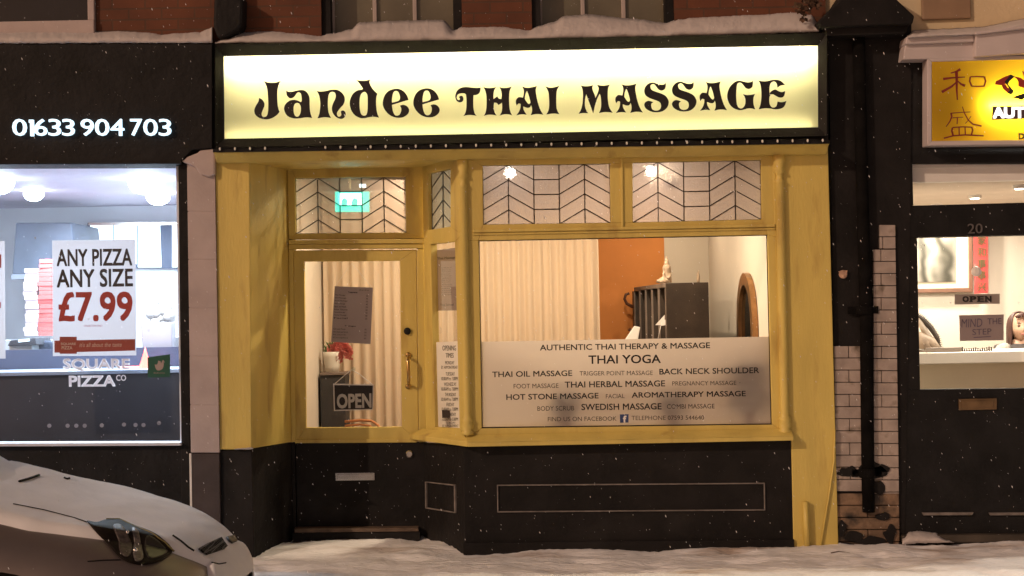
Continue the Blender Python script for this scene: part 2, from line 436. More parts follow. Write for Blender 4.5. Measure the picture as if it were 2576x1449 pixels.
b = MB(); b.pp([(740, 1330), (1052, 1328), (1054, 1337), (741, 1340)], PL(.52), .15); b.build('threshold', WOODSILL, shop, bevel=.003)
b = MB(); b.pp([(735, 1341), (1056, 1338), (1058, 1400), (735, 1400)], PL(.53), .2); b.build('step', BLK, shop)

OBSC = trans_mat('obscured_glass', (.34, .30, .29), (.36, .30, .27), .5, .12, .04, .45, 90, (1, .95, .9))
OBSCG = trans_mat('obscured_side_glass', (.24, .26, .22), (.3, .31, .26), .45, .2, .06, .5, 130, (1, .95, .9))
def bil(q, u, v):
    (ax, ay), (bx_, by), (cx, cy), (dx, dy) = q
    return ((ax * (1 - u) + bx_ * u) * (1 - v) + (dx * (1 - u) + cx * u) * v, (ay * (1 - u) + by * u) * (1 - v) + (dy * (1 - u) + cy * u) * v)
def lead_light(q, pl, parent, segs, peaks, g, name='leaded_window', wd=1.15):
    """obscured pane in quad q with raised lead cames: verticals and chevrons"""
    pn = MB(); pn.sheet(q, pl, -.03); pn = pn.build(name, g, parent)
    ld = MB()
    def strip(a, c, wpx=wd):
        p0 = Vector(bil(q, *a)); p1 = Vector(bil(q, *c)); d = (p1 - p0).normalized(); nn = Vector((-d.y, d.x)) * wpx
        ld.pp([p0 + nn, p1 + nn, p1 - nn, p0 - nn], pl, .008, -.026)
    for s_ in range(segs + 1): strip((s_ / segs, 0), (s_ / segs, 1), wd * (.7 if s_ in (0, segs) else 1))
    strip((0, 0), (1, 0), .7 * wd); strip((0, 1), (1, 1), wd)
    for s_ in range(segs):
        a, c = s_ / segs, (s_ + 1) / segs
        for r_ in range(4):
            v = r_ * .25
            if s_ in peaks: strip((a, v), (c, v + .25))                  # falls to the right of a peak
            elif s_ + 1 in peaks: strip((a, v + .25), (c, v))
            elif r_ < 3: strip((a, v + .25), (c, v + .25))
    ld.build('leading', LEAD, pn); return pn
OBSD = trans_mat('obscured_door_glass', (.34, .30, .29), (.40, .32, .28), .5, .45, .05)
lead_light(to, DW, shop, 5, (1, 4), OBSD)
# ---- splayed side light of the bay
B0 = W(1066, 800, .58); B1 = W(1160, 800, .02)
SPL = Plane(B0, Vector((B1.y - B0.y, -(B1.x - B0.x), 0)))
if SPL.n.y > 0: SPL.n = -SPL.n
sl = [(1076.6, 437), (1133, 424), (1133, 570), (1078, 579)]
sg = [(1083, 614), (1144, 608), (1156, 1078), (1094, 1074)]
b = MB()
b.pp([(1062, 405), (1160, 395), (1133, 424), (1076.6, 437)], SPL, .05)
b.pp([(1062, 405), (1076.6, 437), (1078, 579), (1065, 600)], SPL, .05)
b.pp([(1133, 424), (1160, 395), (1163, 590), (1133, 570)], SPL, .05)
b.pp([(1078, 579), (1133, 570), (1163, 590), (1144, 608), (1083, 614), (1065, 600)], SPL, .05)
b.pp([(1065, 600), (1083, 614), (1094, 1074), (1072, 1100)], SPL, .05)
b.pp([(1144, 608), (1163, 590), (1174, 1100), (1156, 1078)], SPL, .05)
b.pp([(1094, 1074), (1156, 1078), (1174, 1106), (1072, 1102)], SPL, .05)
b.build('side_light_frame', YEL, shop, bevel=.003)
lead_light(sl, SPL, shop, 2, (1,), OBSCG, wd=.9)
b = MB(); b.sheet(sg, SPL, -.03); sgo = b.build('side_window', GLASS, shop)
FILM = trans_mat('frosted_film', (.52, .47, .44), (.72, .65, .58), .60, 0, .04)
b = MB(); b.sheet([(1089, 861), (1150.6, 858.5), (1156, 1079), (1094, 1075)], SPL, -.026); b.build('frosted_film', FILM, sgo)
tx = MB()
lines = [('OPENING', 1113, 1147, 869, 882), ('TIMES', 1121, 1141, 888, 900), ('MONDAY', 1120, 1143, 908, 917), ('BY APPOINTMENT', 1110, 1151, 920, 928), ('TUESDAY', 1121, 1144, 936, 945), ('10.00AM to 7.00PM', 1110, 1152, 948, 957),
         ('WEDNESDAY', 1117, 1148, 962, 971), ('10.00AM to 7.00PM', 1110, 1152, 974, 983), ('THURSDAY', 1119, 1147, 988, 997), ('10.00AM to 7.00PM', 1110, 1152, 1000, 1009),
         ('FRIDAY', 1123, 1143, 1013, 1022), ('10.00AM to 7.00PM', 1111, 1152, 1025, 1034), ('SATURDAY', 1120, 1147, 1038, 1047), ('10.00AM to 5.00PM', 1112, 1152, 1050, 1059), ('SUNDAY', 1123, 1146, 1061, 1066), ('BY APPOINTMENT', 1113, 1153, 1068, 1074)]
for s_, x0, x1, y0, y1 in lines: text(s_, (x0, y0, x1, y1), Plane(SPL.p - SPL.n * .024, SPL.n), None, mb=tx, th=.0006, bold=.006 if y0 < 900 else .0)
tx.build('lettering', GREYINK, sgo, recalc=False)
# ---- bay front
p1 = [(1214, 416), (1534.5, 411), (1536.6, 560.7), (1216, 565)]
p2 = [(1591, 408.5), (1914.6, 402), (1916.7, 551.8), (1592, 560)]
mg = [(1204, 605), (1931, 590.5), (1942.5, 1068.5), (1212, 1078)]
b = MB()
b.pp([(1165, 392), (1965, 382), (1914.6, 402), (1591, 408.5), (1534.5, 411), (1214, 416)], F0, .06)
b.pp([(1165, 392), (1214, 416), (1216, 565), (1204, 605), (1170, 606)], F0, .06)
b.pp([(1170, 606), (1204, 605), (1212, 1078), (1180, 1098)], F0, .06)
b.pp([(1534.5, 411), (1591, 408.5), (1592, 560), (1536.6, 560.7)], F0, .06)
b.pp([(1216, 565), (1536.6, 560.7), (1592, 560), (1916.7, 551.8), (1931, 590.5), (1204, 605)], F0, .06)
b.pp([(1914.6, 402), (1965, 382), (1966, 560), (1968, 600), (1931, 590.5), (1916.7, 551.8)], F0, .06)
b.pp([(1931, 590.5), (1968, 600), (1982, 1092), (1942.5, 1068.5)], F0, .06)
b.pp([(1212, 1078), (1942.5, 1068.5), (1982, 1092), (1180, 1098)], F0, .06)
b.build('bay_frame', YEL, shop, bevel=.004)
b = MB()      # beads round the lights and the drip moulding between them
b.pp([(1190, 577), (1950, 563), (1950, 571), (1190, 585)], PL(-.018), .017)
b.pp([(1190, 587), (1950, 573), (1950, 578), (1190, 592)], PL(-.010), .009)
b.pp([(1561, 395), (1567, 395), (1569, 578), (1563, 578)], PL(-.012), .011)
b.pp([(1943, 392), (1950, 392), (1956, 565), (1948, 565)], PL(-.012), .011)
b.build('moulding', YEL, shop, bevel=.004)
lead_light(p1, F0, shop, 5, (1, 4), OBSC); lead_light(p2, F0, shop, 5, (1, 4), OBSC)
b = MB(); b.sheet(mg, F0, -.035); mgo = b.build('display_window', GLASS, shop)
b = MB(); b.sheet([(1209, 860), (1937, 847), (1942.5, 1069), (1212, 1078.5)], F0, -.030); b.build('frosted_film', FILM, mgo)
b = MB(); b.frame([(1203, 604), (1932, 589.5), (1943.5, 1069.5), (1211, 1079)], [(1206, 607), (1929, 592.5), (1940.5, 1066), (1214, 1075)], F0, .006, -.022); b.build('bead', LEAD, mgo)
TP = PL(.029)
tb = MB(); tl = MB()
for s_, x0, x1, y0, y1, dy in [
    ('AUTHENTIC THAI THERAPY & MASSAGE', 1358, 1786, 867.2, 882, -6), ('THAI YOGA', 1480, 1662, 894, 915.7, -2.2),
    ('THAI OIL MASSAGE', 1238, 1439.4, 934.8, 949.2, -3.4), ('BACK NECK SHOULDER', 1658.5, 1909.5, 927.7, 942.5, -3.9),
    ('THAI HERBAL MASSAGE', 1420.4, 1673, 960, 975.6, -3.4), ('HOT STONE MASSAGE', 1273.5, 1505.5, 992, 1006.4, -4),
    ('AROMATHERAPY MASSAGE', 1588.8, 1875.8, 987, 1000.9, -4), ('SWEDISH MASSAGE', 1462.4, 1664, 1016, 1032, -2)]:
    text(s_, (x0, y0, x1, y1, dy), TP, None, mb=tb, bold=.014, th=.0008)
for s_, x0, x1, y0, y1, dy in [
    ('TRIGGER POINT MASSAGE', 1458, 1642, 933.8, 944.9, -1.5), ('FOOT MASSAGE', 1292, 1405, 966, 977.5, -1.6), ('PREGNANCY MASSAGE', 1691, 1852, 959.3, 970, -1.5),
    ('FACIAL', 1524, 1571, 991.6, 1002.4, -1), ('BODY SCRUB', 1351.8, 1444.3, 1022, 1033.7, -1.3), ('COMBI MASSAGE', 1677.6, 1797.4, 1017, 1028.5, -1.2),
    ('FIND US ON FACEBOOK', 1378, 1551, 1049, 1060, -1.6), ('TELEPHONE 07593 544640', 1588.5, 1771, 1046, 1057, -1.2)]:
    text(s_, (x0, y0, x1, y1, dy), TP, None, mb=tl, th=.0008)
tb.build('lettering', BLACKINK, mgo, recalc=False); tl.build('lettering', GREYINK, mgo, recalc=False)
BLUE = mat('blue_badge', (.03, .06, .20), .5, .1, 5)
b = MB(); loops_mesh([smooth_loop([(1561, 1042.5), (1579.5, 1042), (1581, 1043.5), (1581, 1061.5), (1579.5, 1063), (1561.5, 1063.5), (1560, 1062), (1559.6, 1044)], 2)], TP, .0008, b)
bd = b.build('badge', BLUE, mgo, recalc=False)
fb = MB(); text('f', (1567, 1045.5, 1576, 1063), PL(.0275), None, mb=fb, bold=.04, th=.0006); fb.build('badge_letter', WHITE, mgo, recalc=False)
# turned corner columns
def column(px_t, py_t, px_b, py_b, r, Yc, parent):
    a = W(px_t, py_t, Yc); c = W(px_b, py_b, Yc); x = (a.x + c.x) / 2; H = a.z - c.z
    pr = [(r * 1.5, 0), (r * 1.5, .02), (r * 1.1, .03), (r * 1.55, .055), (r * 1.2, .085), (r * 1.5, .10), (r * 1.05, .115), (r, .14), (r, H - .20), (r * 1.25, H - .19), (r * .8, H - .175), (r * .8, H - .14), (r * 1.35, H - .125), (r * 1.0, H - .10), (r * 1.4, H - .06), (r * 1.4, H)]
    m_ = MB(); m_.lathe((x, Yc, c.z), pr, 20); m_.build('corner_column', YEL, parent, smooth=True)
column(1160, 396, 1180, 1094, .027, -.012, shop); column(1958, 385, 1976, 1090, .03, -.015, shop)
# sill and stall riser
b = MB()
zs_t = W(1600, 1092, -.09).z; zs_b = W(1600, 1116, -.09).z
sx0 = W(1176, 1110, -.09).x; sx1 = W(1996, 1100, -.09).x
b.poly([(sx0, -.09, zs_t - .03), (sx1, -.09, zs_t - .03), (sx1, -.09, zs_b), (sx0, -.09, zs_b)], (0, .12, 0))
b.poly([(sx0, -.09, zs_t - .03), (sx1, -.09, zs_t - .03), (sx1, -.002, zs_t + .012), (sx0, -.002, zs_t + .012)], (0, .0, -.01))
q0 = SPL.at(1050, 1096); q1 = Vector((sx0, -.09, 0))
b.poly([(sx0, -.09, zs_b), (sx0, -.09, zs_t - .03), (sx0, .0, zs_t), (q0.x + .03, .58, zs_t), (q0.x - .045, .58, zs_t - .03), (q0.x - .045, .58, zs_b)], (.001, 0, 0)) if False else None
b.add([(sx0, -.09, zs_b), (q0.x - .05, .585, zs_b), (q0.x - .05, .585, zs_t - .03), (sx0, -.09, zs_t - .03), (sx0, .03, zs_b), (q0.x + .05, .585, zs_b), (q0.x + .05, .585, zs_t + .012), (sx0, .03, zs_t + .012)],
      [[0, 1, 2, 3], [7, 6, 5, 4], [3, 2, 6, 7], [0, 4, 5, 1], [1, 5, 6, 2], [0, 3, 7, 4]])
b.build('sill', YEL, shop, bevel=.004)
b = MB()
b.pp([(1166, 1117), (1990, 1107), (1998, 1400), (1170, 1400)], PL(.004), .08)
b.build('stall_riser', BLK, shop, bevel=.004)
b = MB(); SPB = Plane(SPL.p + SPL.n * .004, SPL.n)
b.pp([(1056, 1114), (1167, 1118), (1170, 1410), (1058, 1345)], SPB, .06); b.build('stall_riser', BLK, shop)
def line_frame(q, t, pl, parent):
    i2 = [(q[0][0] + t, q[0][1] + t), (q[1][0] - t, q[1][1] + t), (q[2][0] - t, q[2][1] - t), (q[3][0] + t, q[3][1] - t)]
    m_ = MB(); m_.frame(q, i2, pl, .02, .012); m_.build('panel_moulding', LINE, parent, bevel=.003)
line_frame([(1250, 1219), (1924, 1214), (1925, 1284), (1251, 1289)], 3.2, PL(.004), shop)
line_frame([(1072, 1211), (1148, 1219), (1149, 1291), (1073, 1279)], 3, SPB, shop)
# bottom step of riser
b = MB(); b.pp([(1165, 1366), (1998, 1357), (2000, 1405), (1166, 1405)], PL(-.02), .022); b.build('skirting', BLK, shop, bevel=.003)
# pipe stub and cable on the right pilaster
b = MB(); b.tube([W(2026, 1262, -.03), W(2031, 1378, -.03)], .02, 10); b.build('pipe_stub', YEL, shop, smooth=True)
b = MB(); b.tube([W(2100, 1080, -.012), W(2098, 1160, -.014), W(2085, 1250, -.014), W(2064, 1378, -.014)], .006, 8); b.build('cable', YEL, shop, smooth=True)

# ---- room behind
WARMW = mat('cream_wall', (.62, .56, .48), .8, .05, 2); ORANGE = mat('orange_wall', (.56, .21, .05), .75, .10, 3, stain=(.66, .26, .07), stain_scale=2.5, stain_at=.6)
FLOOR = mat('wood_floor', (.25, .15, .08), .5, .2, 4)
LX, RX, BY, CZ = -1.56, 1.76, 3.06, 2.78
b = MB(); b.box((LX - .05, .70, -.2), (LX, BY, CZ)); b.box((RX, .12, -.2), (RX + .05, BY, CZ)); b.box((LX - .05, BY, -.2), (RX + .05, BY + .05, CZ))
b.build('room_wall', WARMW, shop)
b = MB(); b.box((.3, BY - .012, .15), (W(1672, 700, BY).x, BY - .002, CZ - .002)); b.build('orange_wall_panel', ORANGE, shop)
b = MB(); b.box((LX - .05, .10, CZ), (RX + .05, BY + .05, CZ + .05)); b.build('ceiling', WHITE, shop)
b = MB(); b.box((LX - .05, .68, -.2), (RX + .05, BY, .15)); b.build('room_floor', FLOOR, shop)

# room lights: recessed downlights (lit discs + lamps)
def downlight(x, y, z, col, watts, label, grp, r=.045, k=12, size=.09, parent_name='ceiling_light'):
    t = thing(parent_name, label, 'ceiling light', (x, y, z), grp)
    m_ = MB(); m_.lathe((x, y, z - .03), [(r * .9, 0.0), (r * .95, .028)], 16); m_.build('lit_lens', emit('lit_lens', col, k), t)
    m_ = MB(); m_.lathe((x, y, z - .026), [(r * 1.35, .0), (r * 1.35, .026)], 16); m_.build('trim_ring', WHITE, t)
    l = bpy.data.lights.new('downlight_lamp', 'AREA'); l.shape = 'DISK'; l.size = size; l.energy = watts; l.color = col
    lo = bpy.data.objects.new('downlight_lamp', l); C.objects.link(lo); lo.location = (x, y, z - .04); lo.parent = t; lo.location = (0, 0, -.04)
    return t
for x, y, wt_ in ((-.65, .9, 34), (.79, .75, 42), (1.22, 2.32, 9)):  # lamps added to brighten the room, placed to stay out of view
    downlight(x, y, CZ, (1, .78, .53), wt_, 'warm round ceiling downlight added to light the massage shop, hidden above the window heads', 'added massage shop downlights', k=4)
# bulbs that sparkle through the leaded lights
for px, lab in ((1283, 'small bright bulb glowing through the left front leaded light'), (1636, 'small bright bulb glowing through the right front leaded light')):
    c = W(px, 432, .30); t = thing('pendant_bulb', lab, 'light bulb', c)
    m_ = MB(); m_.ball(c, .03, 12, 8); m_.build('bulb', emit('bulb_glow', (1, .93, .82), 160), t, smooth=True)
    m_ = MB(); m_.tube([c + Vector((0, 0, .028)), (c.x, c.y, CZ)], .006, 6); m_.build('flex', BLKM, t)

# ================================================================== sign of the massage parlour
sg_ = thing('shop_sign', 'long cream backlit sign with black lettering reading Jandee THAI MASSAGE', 'sign', W(1310, 349, 0))
SF = trans_mat('cream_sign_face', (.40, .38, .26), (.95, .86, .40), .85, 0, .02)
FP = PL(-.03)
b = MB(); b.sheet([(563, 142), (2057, 115), (2058, 320), (565, 349)], FP); b.build('sign_face', SF, sg_)
WBOX = mat('grey_box_inside', (.10, .10, .095), .8, .02, 3)
b = MB()
za, zb_, zc_, zd = W(563, 142, -.02), W(2057, 115, -.02), W(2058, 320, -.02), W(565, 349, -.02)
dY = Vector((0, .17, 0))
e = .012
for p, q in ((za, zb_), (zb_, zc_), (zc_, zd), (zd, za)):
    nrm = (Vector((0, 1, 0)).cross(q - p)).normalized() * .006
    if (p + q).lerp((za + zc_), .5).length >= 0: b.poly([p, q, q + dY, p + dY], nrm if nrm.dot((p + q) / 2 - (za + zc_) / 2) > 0 else -nrm)
b.poly([za + dY, zb_ + dY, zc_ + dY, zd + dY], (0, .008, 0)); b.build('light_box', WBOX, sg_)
b = MB()
rim_o = [(541, 111), (2080, 83), (2080, 342), (541, 371)]; fi = [(562, 141), (2058, 114), (2059, 321), (564, 350)]
for k_ in range(4):
    a, c = k_, (k_ + 1) % 4
    PO = PL(-.085); PI = PL(-.03)
    vs = [PO.at(*rim_o[a]), PO.at(*rim_o[c]), PI.at(*fi[c]), PI.at(*fi[a])]
    b.poly(vs, (0, .0, 0)) if False else b.add(vs + [v + Vector((0, .05, 0)) for v in vs], [[0, 1, 2, 3], [7, 6, 5, 4], [0, 4, 5, 1], [2, 6, 7, 3], [1, 5, 6, 2], [0, 3, 7, 4]])
b.build('rim', BLK, sg_)
TUBE = emit('sign_tube_top', (1, .95, .86), 62); TUBE2 = emit('sign_tube_foot', (1, .92, .78), 13)
for i in range(3):
    b = MB(); x0 = 574 + i * 491; b.tube([W(x0, 168 - .0181 * (x0 - 563), .06), W(x0 + 485, 168 - .0181 * (x0 + 485 - 563), .06)], .014, 10); b.build('lamp_tube', TUBE, sg_, smooth=True)
    b = MB(); b.tube([W(x0 - 6, 345 - .0194 * (x0 - 563), .02), W(x0 + 485, 345 - .0194 * (x0 + 485 - 563), .02)], .006, 8); b.build('lamp_tube', TUBE2, sg_, smooth=True)
K = 6.1333
def gl(org, sc, dx=0, dy=0, *loops):
    return [[((org[0] + (p.x + dx) / K) / 1.4907, (org[1] + (p.y + dy) / K) / 1.4907) for p in smooth_loop(l)] for l in loops]
c = 1
gJ = [(305,150,c),(380,178),(500,190),(610,175),(690,140,c),(650,230),(620,340),(612,500),(620,680),(640,790),(665,855,c),(600,930),(490,1000),(350,1030),(200,995),(110,920),(85,820),(120,720),(180,620),(195,535,c),(260,570),(310,640),(315,720),(280,810),(250,900),(270,960),(320,975),(370,950),(400,860),(408,650),(395,430),(375,300),(340,210)]
ga = [(820,365,c),(870,395),(960,395),(1060,370),(1160,355),(1250,370),(1320,440),(1355,540),(1358,700),(1370,860),(1415,1000,c),(1340,985),(1250,985),(1150,1000),(1020,1010),(900,980),(820,920),(775,820),(775,740),(820,660),(900,600),(1000,580),(1090,600),(1155,635,c),(1175,600),(1170,500),(1150,430),(1100,405),(1060,430),(1010,500),(960,535),(900,540),(850,500),(825,440)]
gah = [(1070,650),(1120,670),(1155,740),(1155,850),(1120,940),(1070,970),(1020,940),(990,860),(990,740),(1020,670)]
gn = [(1520,375,c),(1600,390),(1720,380),(1850,350),(1980,350),(2080,400),(2150,490),(2165,590),(2130,690),(2060,770),(2000,850),(1985,910),(2010,960),(2050,965),(2085,930),(2075,850,c),(2110,825),(2160,840),(2185,890),(2170,960),(2120,1010),(2050,1015),(1960,970),(1890,880),(1870,780),(1890,680),(1940,570),(1960,490),(1940,420),(1880,395),(1820,420),(1785,510),(1775,680),(1785,830),(1810,920),(1850,1000,c),(1780,985),(1680,980),(1540,1005,c),(1580,900),(1600,770),(1600,620),(1575,480)]
gd = [(345,115,c),(430,140),(550,140),(665,115,c),(650,180),(680,260),(740,350),(830,440,c),(805,530),(800,680),(820,860),(865,990,c),(770,970),(660,975),(540,1000),(430,995),(310,930),(230,820),(195,680),(210,560),(270,440),(370,365),(470,345),(500,325,c),(430,220)]
gdh = [(535,395),(580,430),(605,500),(608,700),(600,850),(570,930),(515,945),(460,910),(430,820),(420,680),(430,520),(470,430)]
ge = [(1545,580,c),(1165,695,c),(1170,760),(1190,850),(1230,925),(1285,945),(1340,920),(1375,850),(1380,780),(1350,715,c),(1420,695),(1500,720),(1555,790),(1550,870),(1490,940),(1400,985),(1270,990),(1140,945),(1030,850),(960,720),(960,590),(1010,460),(1100,370),(1230,330),(1340,335),(1440,390),(1510,480)]
geh = [(1165,645,c),(1165,560),(1185,450),(1215,390),(1265,375),(1310,400),(1345,480),(1350,550),(1320,600),(1250,625)]
gT = [(690,175,c),(600,185),(480,175),(340,165),(230,185),(150,250),(110,340),(110,410),(140,480),(210,515),(275,490),(295,430),(270,370),(215,370),(195,400,c),(215,440),(190,465),(150,440),(140,390),(170,330),(250,305),(320,310),(355,340,c),(365,480),(360,650),(340,750),(295,830,c),(370,810),(470,805),(595,825,c),(550,760),(525,640),(520,500),(525,350,c),(590,345),(650,310),(680,250)]
gH = [(755,165,c),(830,185),(940,185),(1045,165,c),(1000,250),(985,350),(985,440,c),(1030,410),(1070,375,c),(1110,430),(1165,440,c),(1175,350),(1160,250),(1120,165,c),(1200,185),(1300,180),(1405,155,c),(1360,250),(1345,400),(1350,600),(1370,720),(1415,815,c),(1330,790),(1230,790),(1125,820,c),(1170,740),(1185,640),(1180,520,c),(1150,545),(1100,575,c),(1060,530),(1000,520,c),(990,620),(1005,730),(1055,820,c),(970,800),(860,800),(765,825,c),(805,740),(825,600),(825,400),(800,260)]
gA = [(1645,150,c),(1720,175),(1830,175),(1985,140,c),(1960,220),(1965,320),(2000,500),(2060,680),(2130,800,c),(2050,785),(1950,785),(1840,810,c),(1870,730),(1870,640),(1850,580,c),(1820,630),(1760,640),(1700,620),(1670,610,c),(1680,690),(1745,800,c),(1670,790),(1590,795),(1510,815,c),(1570,730),(1605,640),(1610,550,c),(1560,540),(1520,590,c),(1500,520),(1510,450),(1560,400),(1620,400),(1660,410,c),(1680,320),(1680,230)]
gAh = [(1750,260),(1780,310),(1815,420),(1835,520),(1800,555),(1760,525),(1705,440,c),(1715,350)]
gI = [(2180,145,c),(2260,175),(2360,175),(2500,135,c),(2450,230),(2432,350),(2430,550),(2445,680),(2500,790,c),(2420,775),(2320,775),(2200,795,c),(2245,710),(2265,600),(2262,400),(2245,270)]
gM = [(110,185,c),(180,205),(290,205),(395,180,c),(375,240),(385,300),(430,410),(445,475,c),(490,380),(520,280),(515,230),(485,175,c),(570,190),(670,190),(780,170,c),(740,250),(730,380),(735,540),(765,690),(840,815,c),(750,800),(640,800),(525,825,c),(565,740),(580,620),(570,460),(545,380,c),(490,490),(440,640),(395,830,c),(350,700),(290,540),(235,385,c),(210,500),(205,640),(225,740),(275,825,c),(200,820),(130,825),(60,840,c),(115,740),(150,600),(160,440),(150,290)]
gS = [(2065,125,c),(2065,200),(2040,270),(1970,305),(1900,280),(1850,220),(1810,170),(1770,155),(1720,180),(1710,230),(1740,290),(1830,330),(1950,370),(2060,430),(2120,520),(2130,600),(2090,700),(1990,780),(1850,805),(1720,785),(1610,720),(1570,640),(1590,580),(1650,545),(1710,550),(1775,575,c),(1735,610),(1730,670),(1760,740),(1840,770),(1920,745),(1955,680),(1945,600),(1890,550),(1780,510),(1680,470),(1600,410),(1570,320),(1590,230),(1660,150),(1760,120),(1850,145),(1930,170),(2020,165)]
gG = [(1675,205,c),(1675,280),(1650,355),(1580,390),(1510,365),(1460,305),(1420,260),(1370,245),(1320,275),(1300,370),(1290,540),(1300,700),(1330,800),(1390,840),(1450,820),(1495,750),(1505,650),(1490,580),(1450,510,c),(1530,530),(1630,525),(1725,505,c),(1690,590),(1685,700),(1700,780),(1730,860,c),(1650,840),(1560,840),(1450,870),(1350,875),(1230,830),(1140,740),(1090,600),(1095,470),(1150,340),(1250,240),(1350,205),(1450,220),(1550,240),(1630,230)]
gE = [(1805,195,c),(1880,215),(1990,215),(2100,190),(2220,180),(2320,210),(2410,295,c),(2320,310),(2240,360,c),(2230,290),(2200,235),(2150,220),(2090,255),(2060,340),(2055,490,c),(2120,430),(2190,405),(2260,440),(2340,465),(2415,440,c),(2405,520),(2360,580),(2280,585),(2200,545),(2140,515),(2090,520),(2060,570),(2050,650),(2060,740),(2100,805),(2160,820),(2220,780),(2245,680,c),(2310,695),(2380,690),(2445,665,c),(2410,770),(2340,835),(2200,860),(2080,840),(1950,835),(1810,860,c),(1850,750),(1870,600),(1870,430),(1850,290)]
o1, o2, o3, o4, o5 = (940, 280), (1280, 280), (1690, 300), (2160, 290), (2550, 270)
for org, dx, dy, lps in [(o1,0,0,[gJ]),(o1,0,0,[ga,gah]),(o1,0,0,[gn]),(o2,0,0,[gd,gdh]),(o2,0,0,[ge,geh]),(o2,703,-10,[ge,geh]),
    (o3,0,0,[gT]),(o3,0,0,[gH]),(o3,0,0,[gA,gAh]),(o3,0,0,[gI]),(o4,0,0,[gM]),(o4,-595,10,[gA,gAh]),(o4,0,0,[gS]),(o4,638,-18,[gS]),(o5,-1050,80,[gA,gAh]),(o5,0,0,[gG]),(o5,0,0,[gE])]:
    lb = MB()
    loops_mesh(gl(org, K, dx, dy, *lps), Plane((0, -.031, 0), (0, -1, 0)), .004, lb)
    lb.build('letter', BLACKINK, sg_, recalc=False)

# ---- string of little clips/bulbs along the flashing
BULB = mat('clear_bulb', (.75, .72, .66), .3, .1, 20)
st = thing('fairy_light_string', 'thin dark string of tiny clear bulbs along the top of the yellow cornice', 'light string', W(1310, 372, -.17))
b = MB(); n_ = 41
pos = [cl.lerp(cr, .012 + .976 * i / (n_ - 1)) + Vector((0, -.03, .010)) for i in range(n_)]
b.tube([p + Vector((0, .008, .012 * (i % 2))) for i, p in enumerate(pos)], .003, 5); b.build('wire', BLKM, st)
first = None
for i, p in enumerate(pos):
    if i in (4, 5, 6): continue
    if first is None:
        m_ = MB(); m_.ball((0, 0, 0), (.007, .007, .011), 8, 6); first = m_.build('bulb', BULB, None, smooth=True); first.parent = st; first.location = p - st.location
    else:
        q_ = first.copy(); C.objects.link(q_); q_.location = p - st.location

# ---- exit sign inside, over the door
es = thing('exit_sign', 'glowing green emergency exit sign with white running figures behind the door fanlight', 'exit sign', W(886, 560, .95))
GRN = emit('lit_green', (.0, .42, .30), 5); WGR = emit('lit_white_green', (.45, 1.0, .92), 9); CLR = glass_mat('clear_acrylic', (.9, .95, .95), .2)
b = MB(); b.rect(837, 474, 936, 538, .90, .02); b.build('housing', CLR, es)
b = MB(); b.rect(843, 482, 929, 533, .895, .004); b.build('sign_panel', GRN, es)
b = MB(); b.rect(853, 486, 910, 516, .890, .003); b.build('picture_panel', WGR, es)
b = MB()
for cx in (866, 892):
    loops_mesh([smooth_loop([(cx - 6, 524), (cx - 7, 508), (cx - 3, 500), (cx + 3, 499), (cx + 8, 505), (cx + 7, 514), (cx + 5, 524)], 3)], PL(.8865), .002, b)
b.build('running_figure', GRN, es, recalc=False)
b = MB(); b.rect(904, 463, 920, 471, .90, .02); b.build('indicator', emit('indicator_white', (.8, 1, 1), 5), es)
b = MB(); b.tube([W(880, 474, .91), (W(880, 474, .91).x, .91, CZ)], .008, 6); b.build('hanger', CHROME, es)

# ================================================================== things in the massage shop
CURT = trans_mat('curtain_cloth', (.76, .61, .46), (.60, .46, .32), .25, 0, .0)
def curtain(name, x0, x1, Y, z0, z1, lab, pitch=.085):
    vs = []; fs = []; nx = int((x1 - x0) / .012); rows = [z0, z0 + .4, z1 - .5, z1 - .12, z1]
    for j, z in enumerate(rows):
        amp = (.022, .020, .017, .014, .008)[j]
        for i in range(nx + 1):
            x = x0 + (x1 - x0) * i / nx; ph = x / pitch * 2 * math.pi + 1.2 * noise.noise((x * 3, 1, 0)) + .25 * noise.noise((x * 9, z, 0))
            vs.append((x, Y + amp * math.sin(ph) + .3 * amp * math.sin(2.3 * ph + 1), z))
    for j in range(len(rows) - 1):
        for i in range(nx): a = j * (nx + 1) + i; fs.append([a, a + 1, a + nx + 2, a + nx + 1])
    t = thing(name, lab, 'curtain', ((x0 + x1) / 2, Y, z0))
    m_ = MB(); m_.add(vs, fs); m_.build('cloth', CURT, t, smooth=True)
    m_ = MB(); m_.tube([(x0, Y, z1 + .012), (x1, Y, z1 + .012)], .012, 8); m_.build('curtain_rail', WHITE, t)
curtain('curtain', LX + .02, W(1507, 700, 2.0).x, 2.0, .18, 2.62, 'long cream pleated curtain hanging behind the door and bay window of the massage shop')
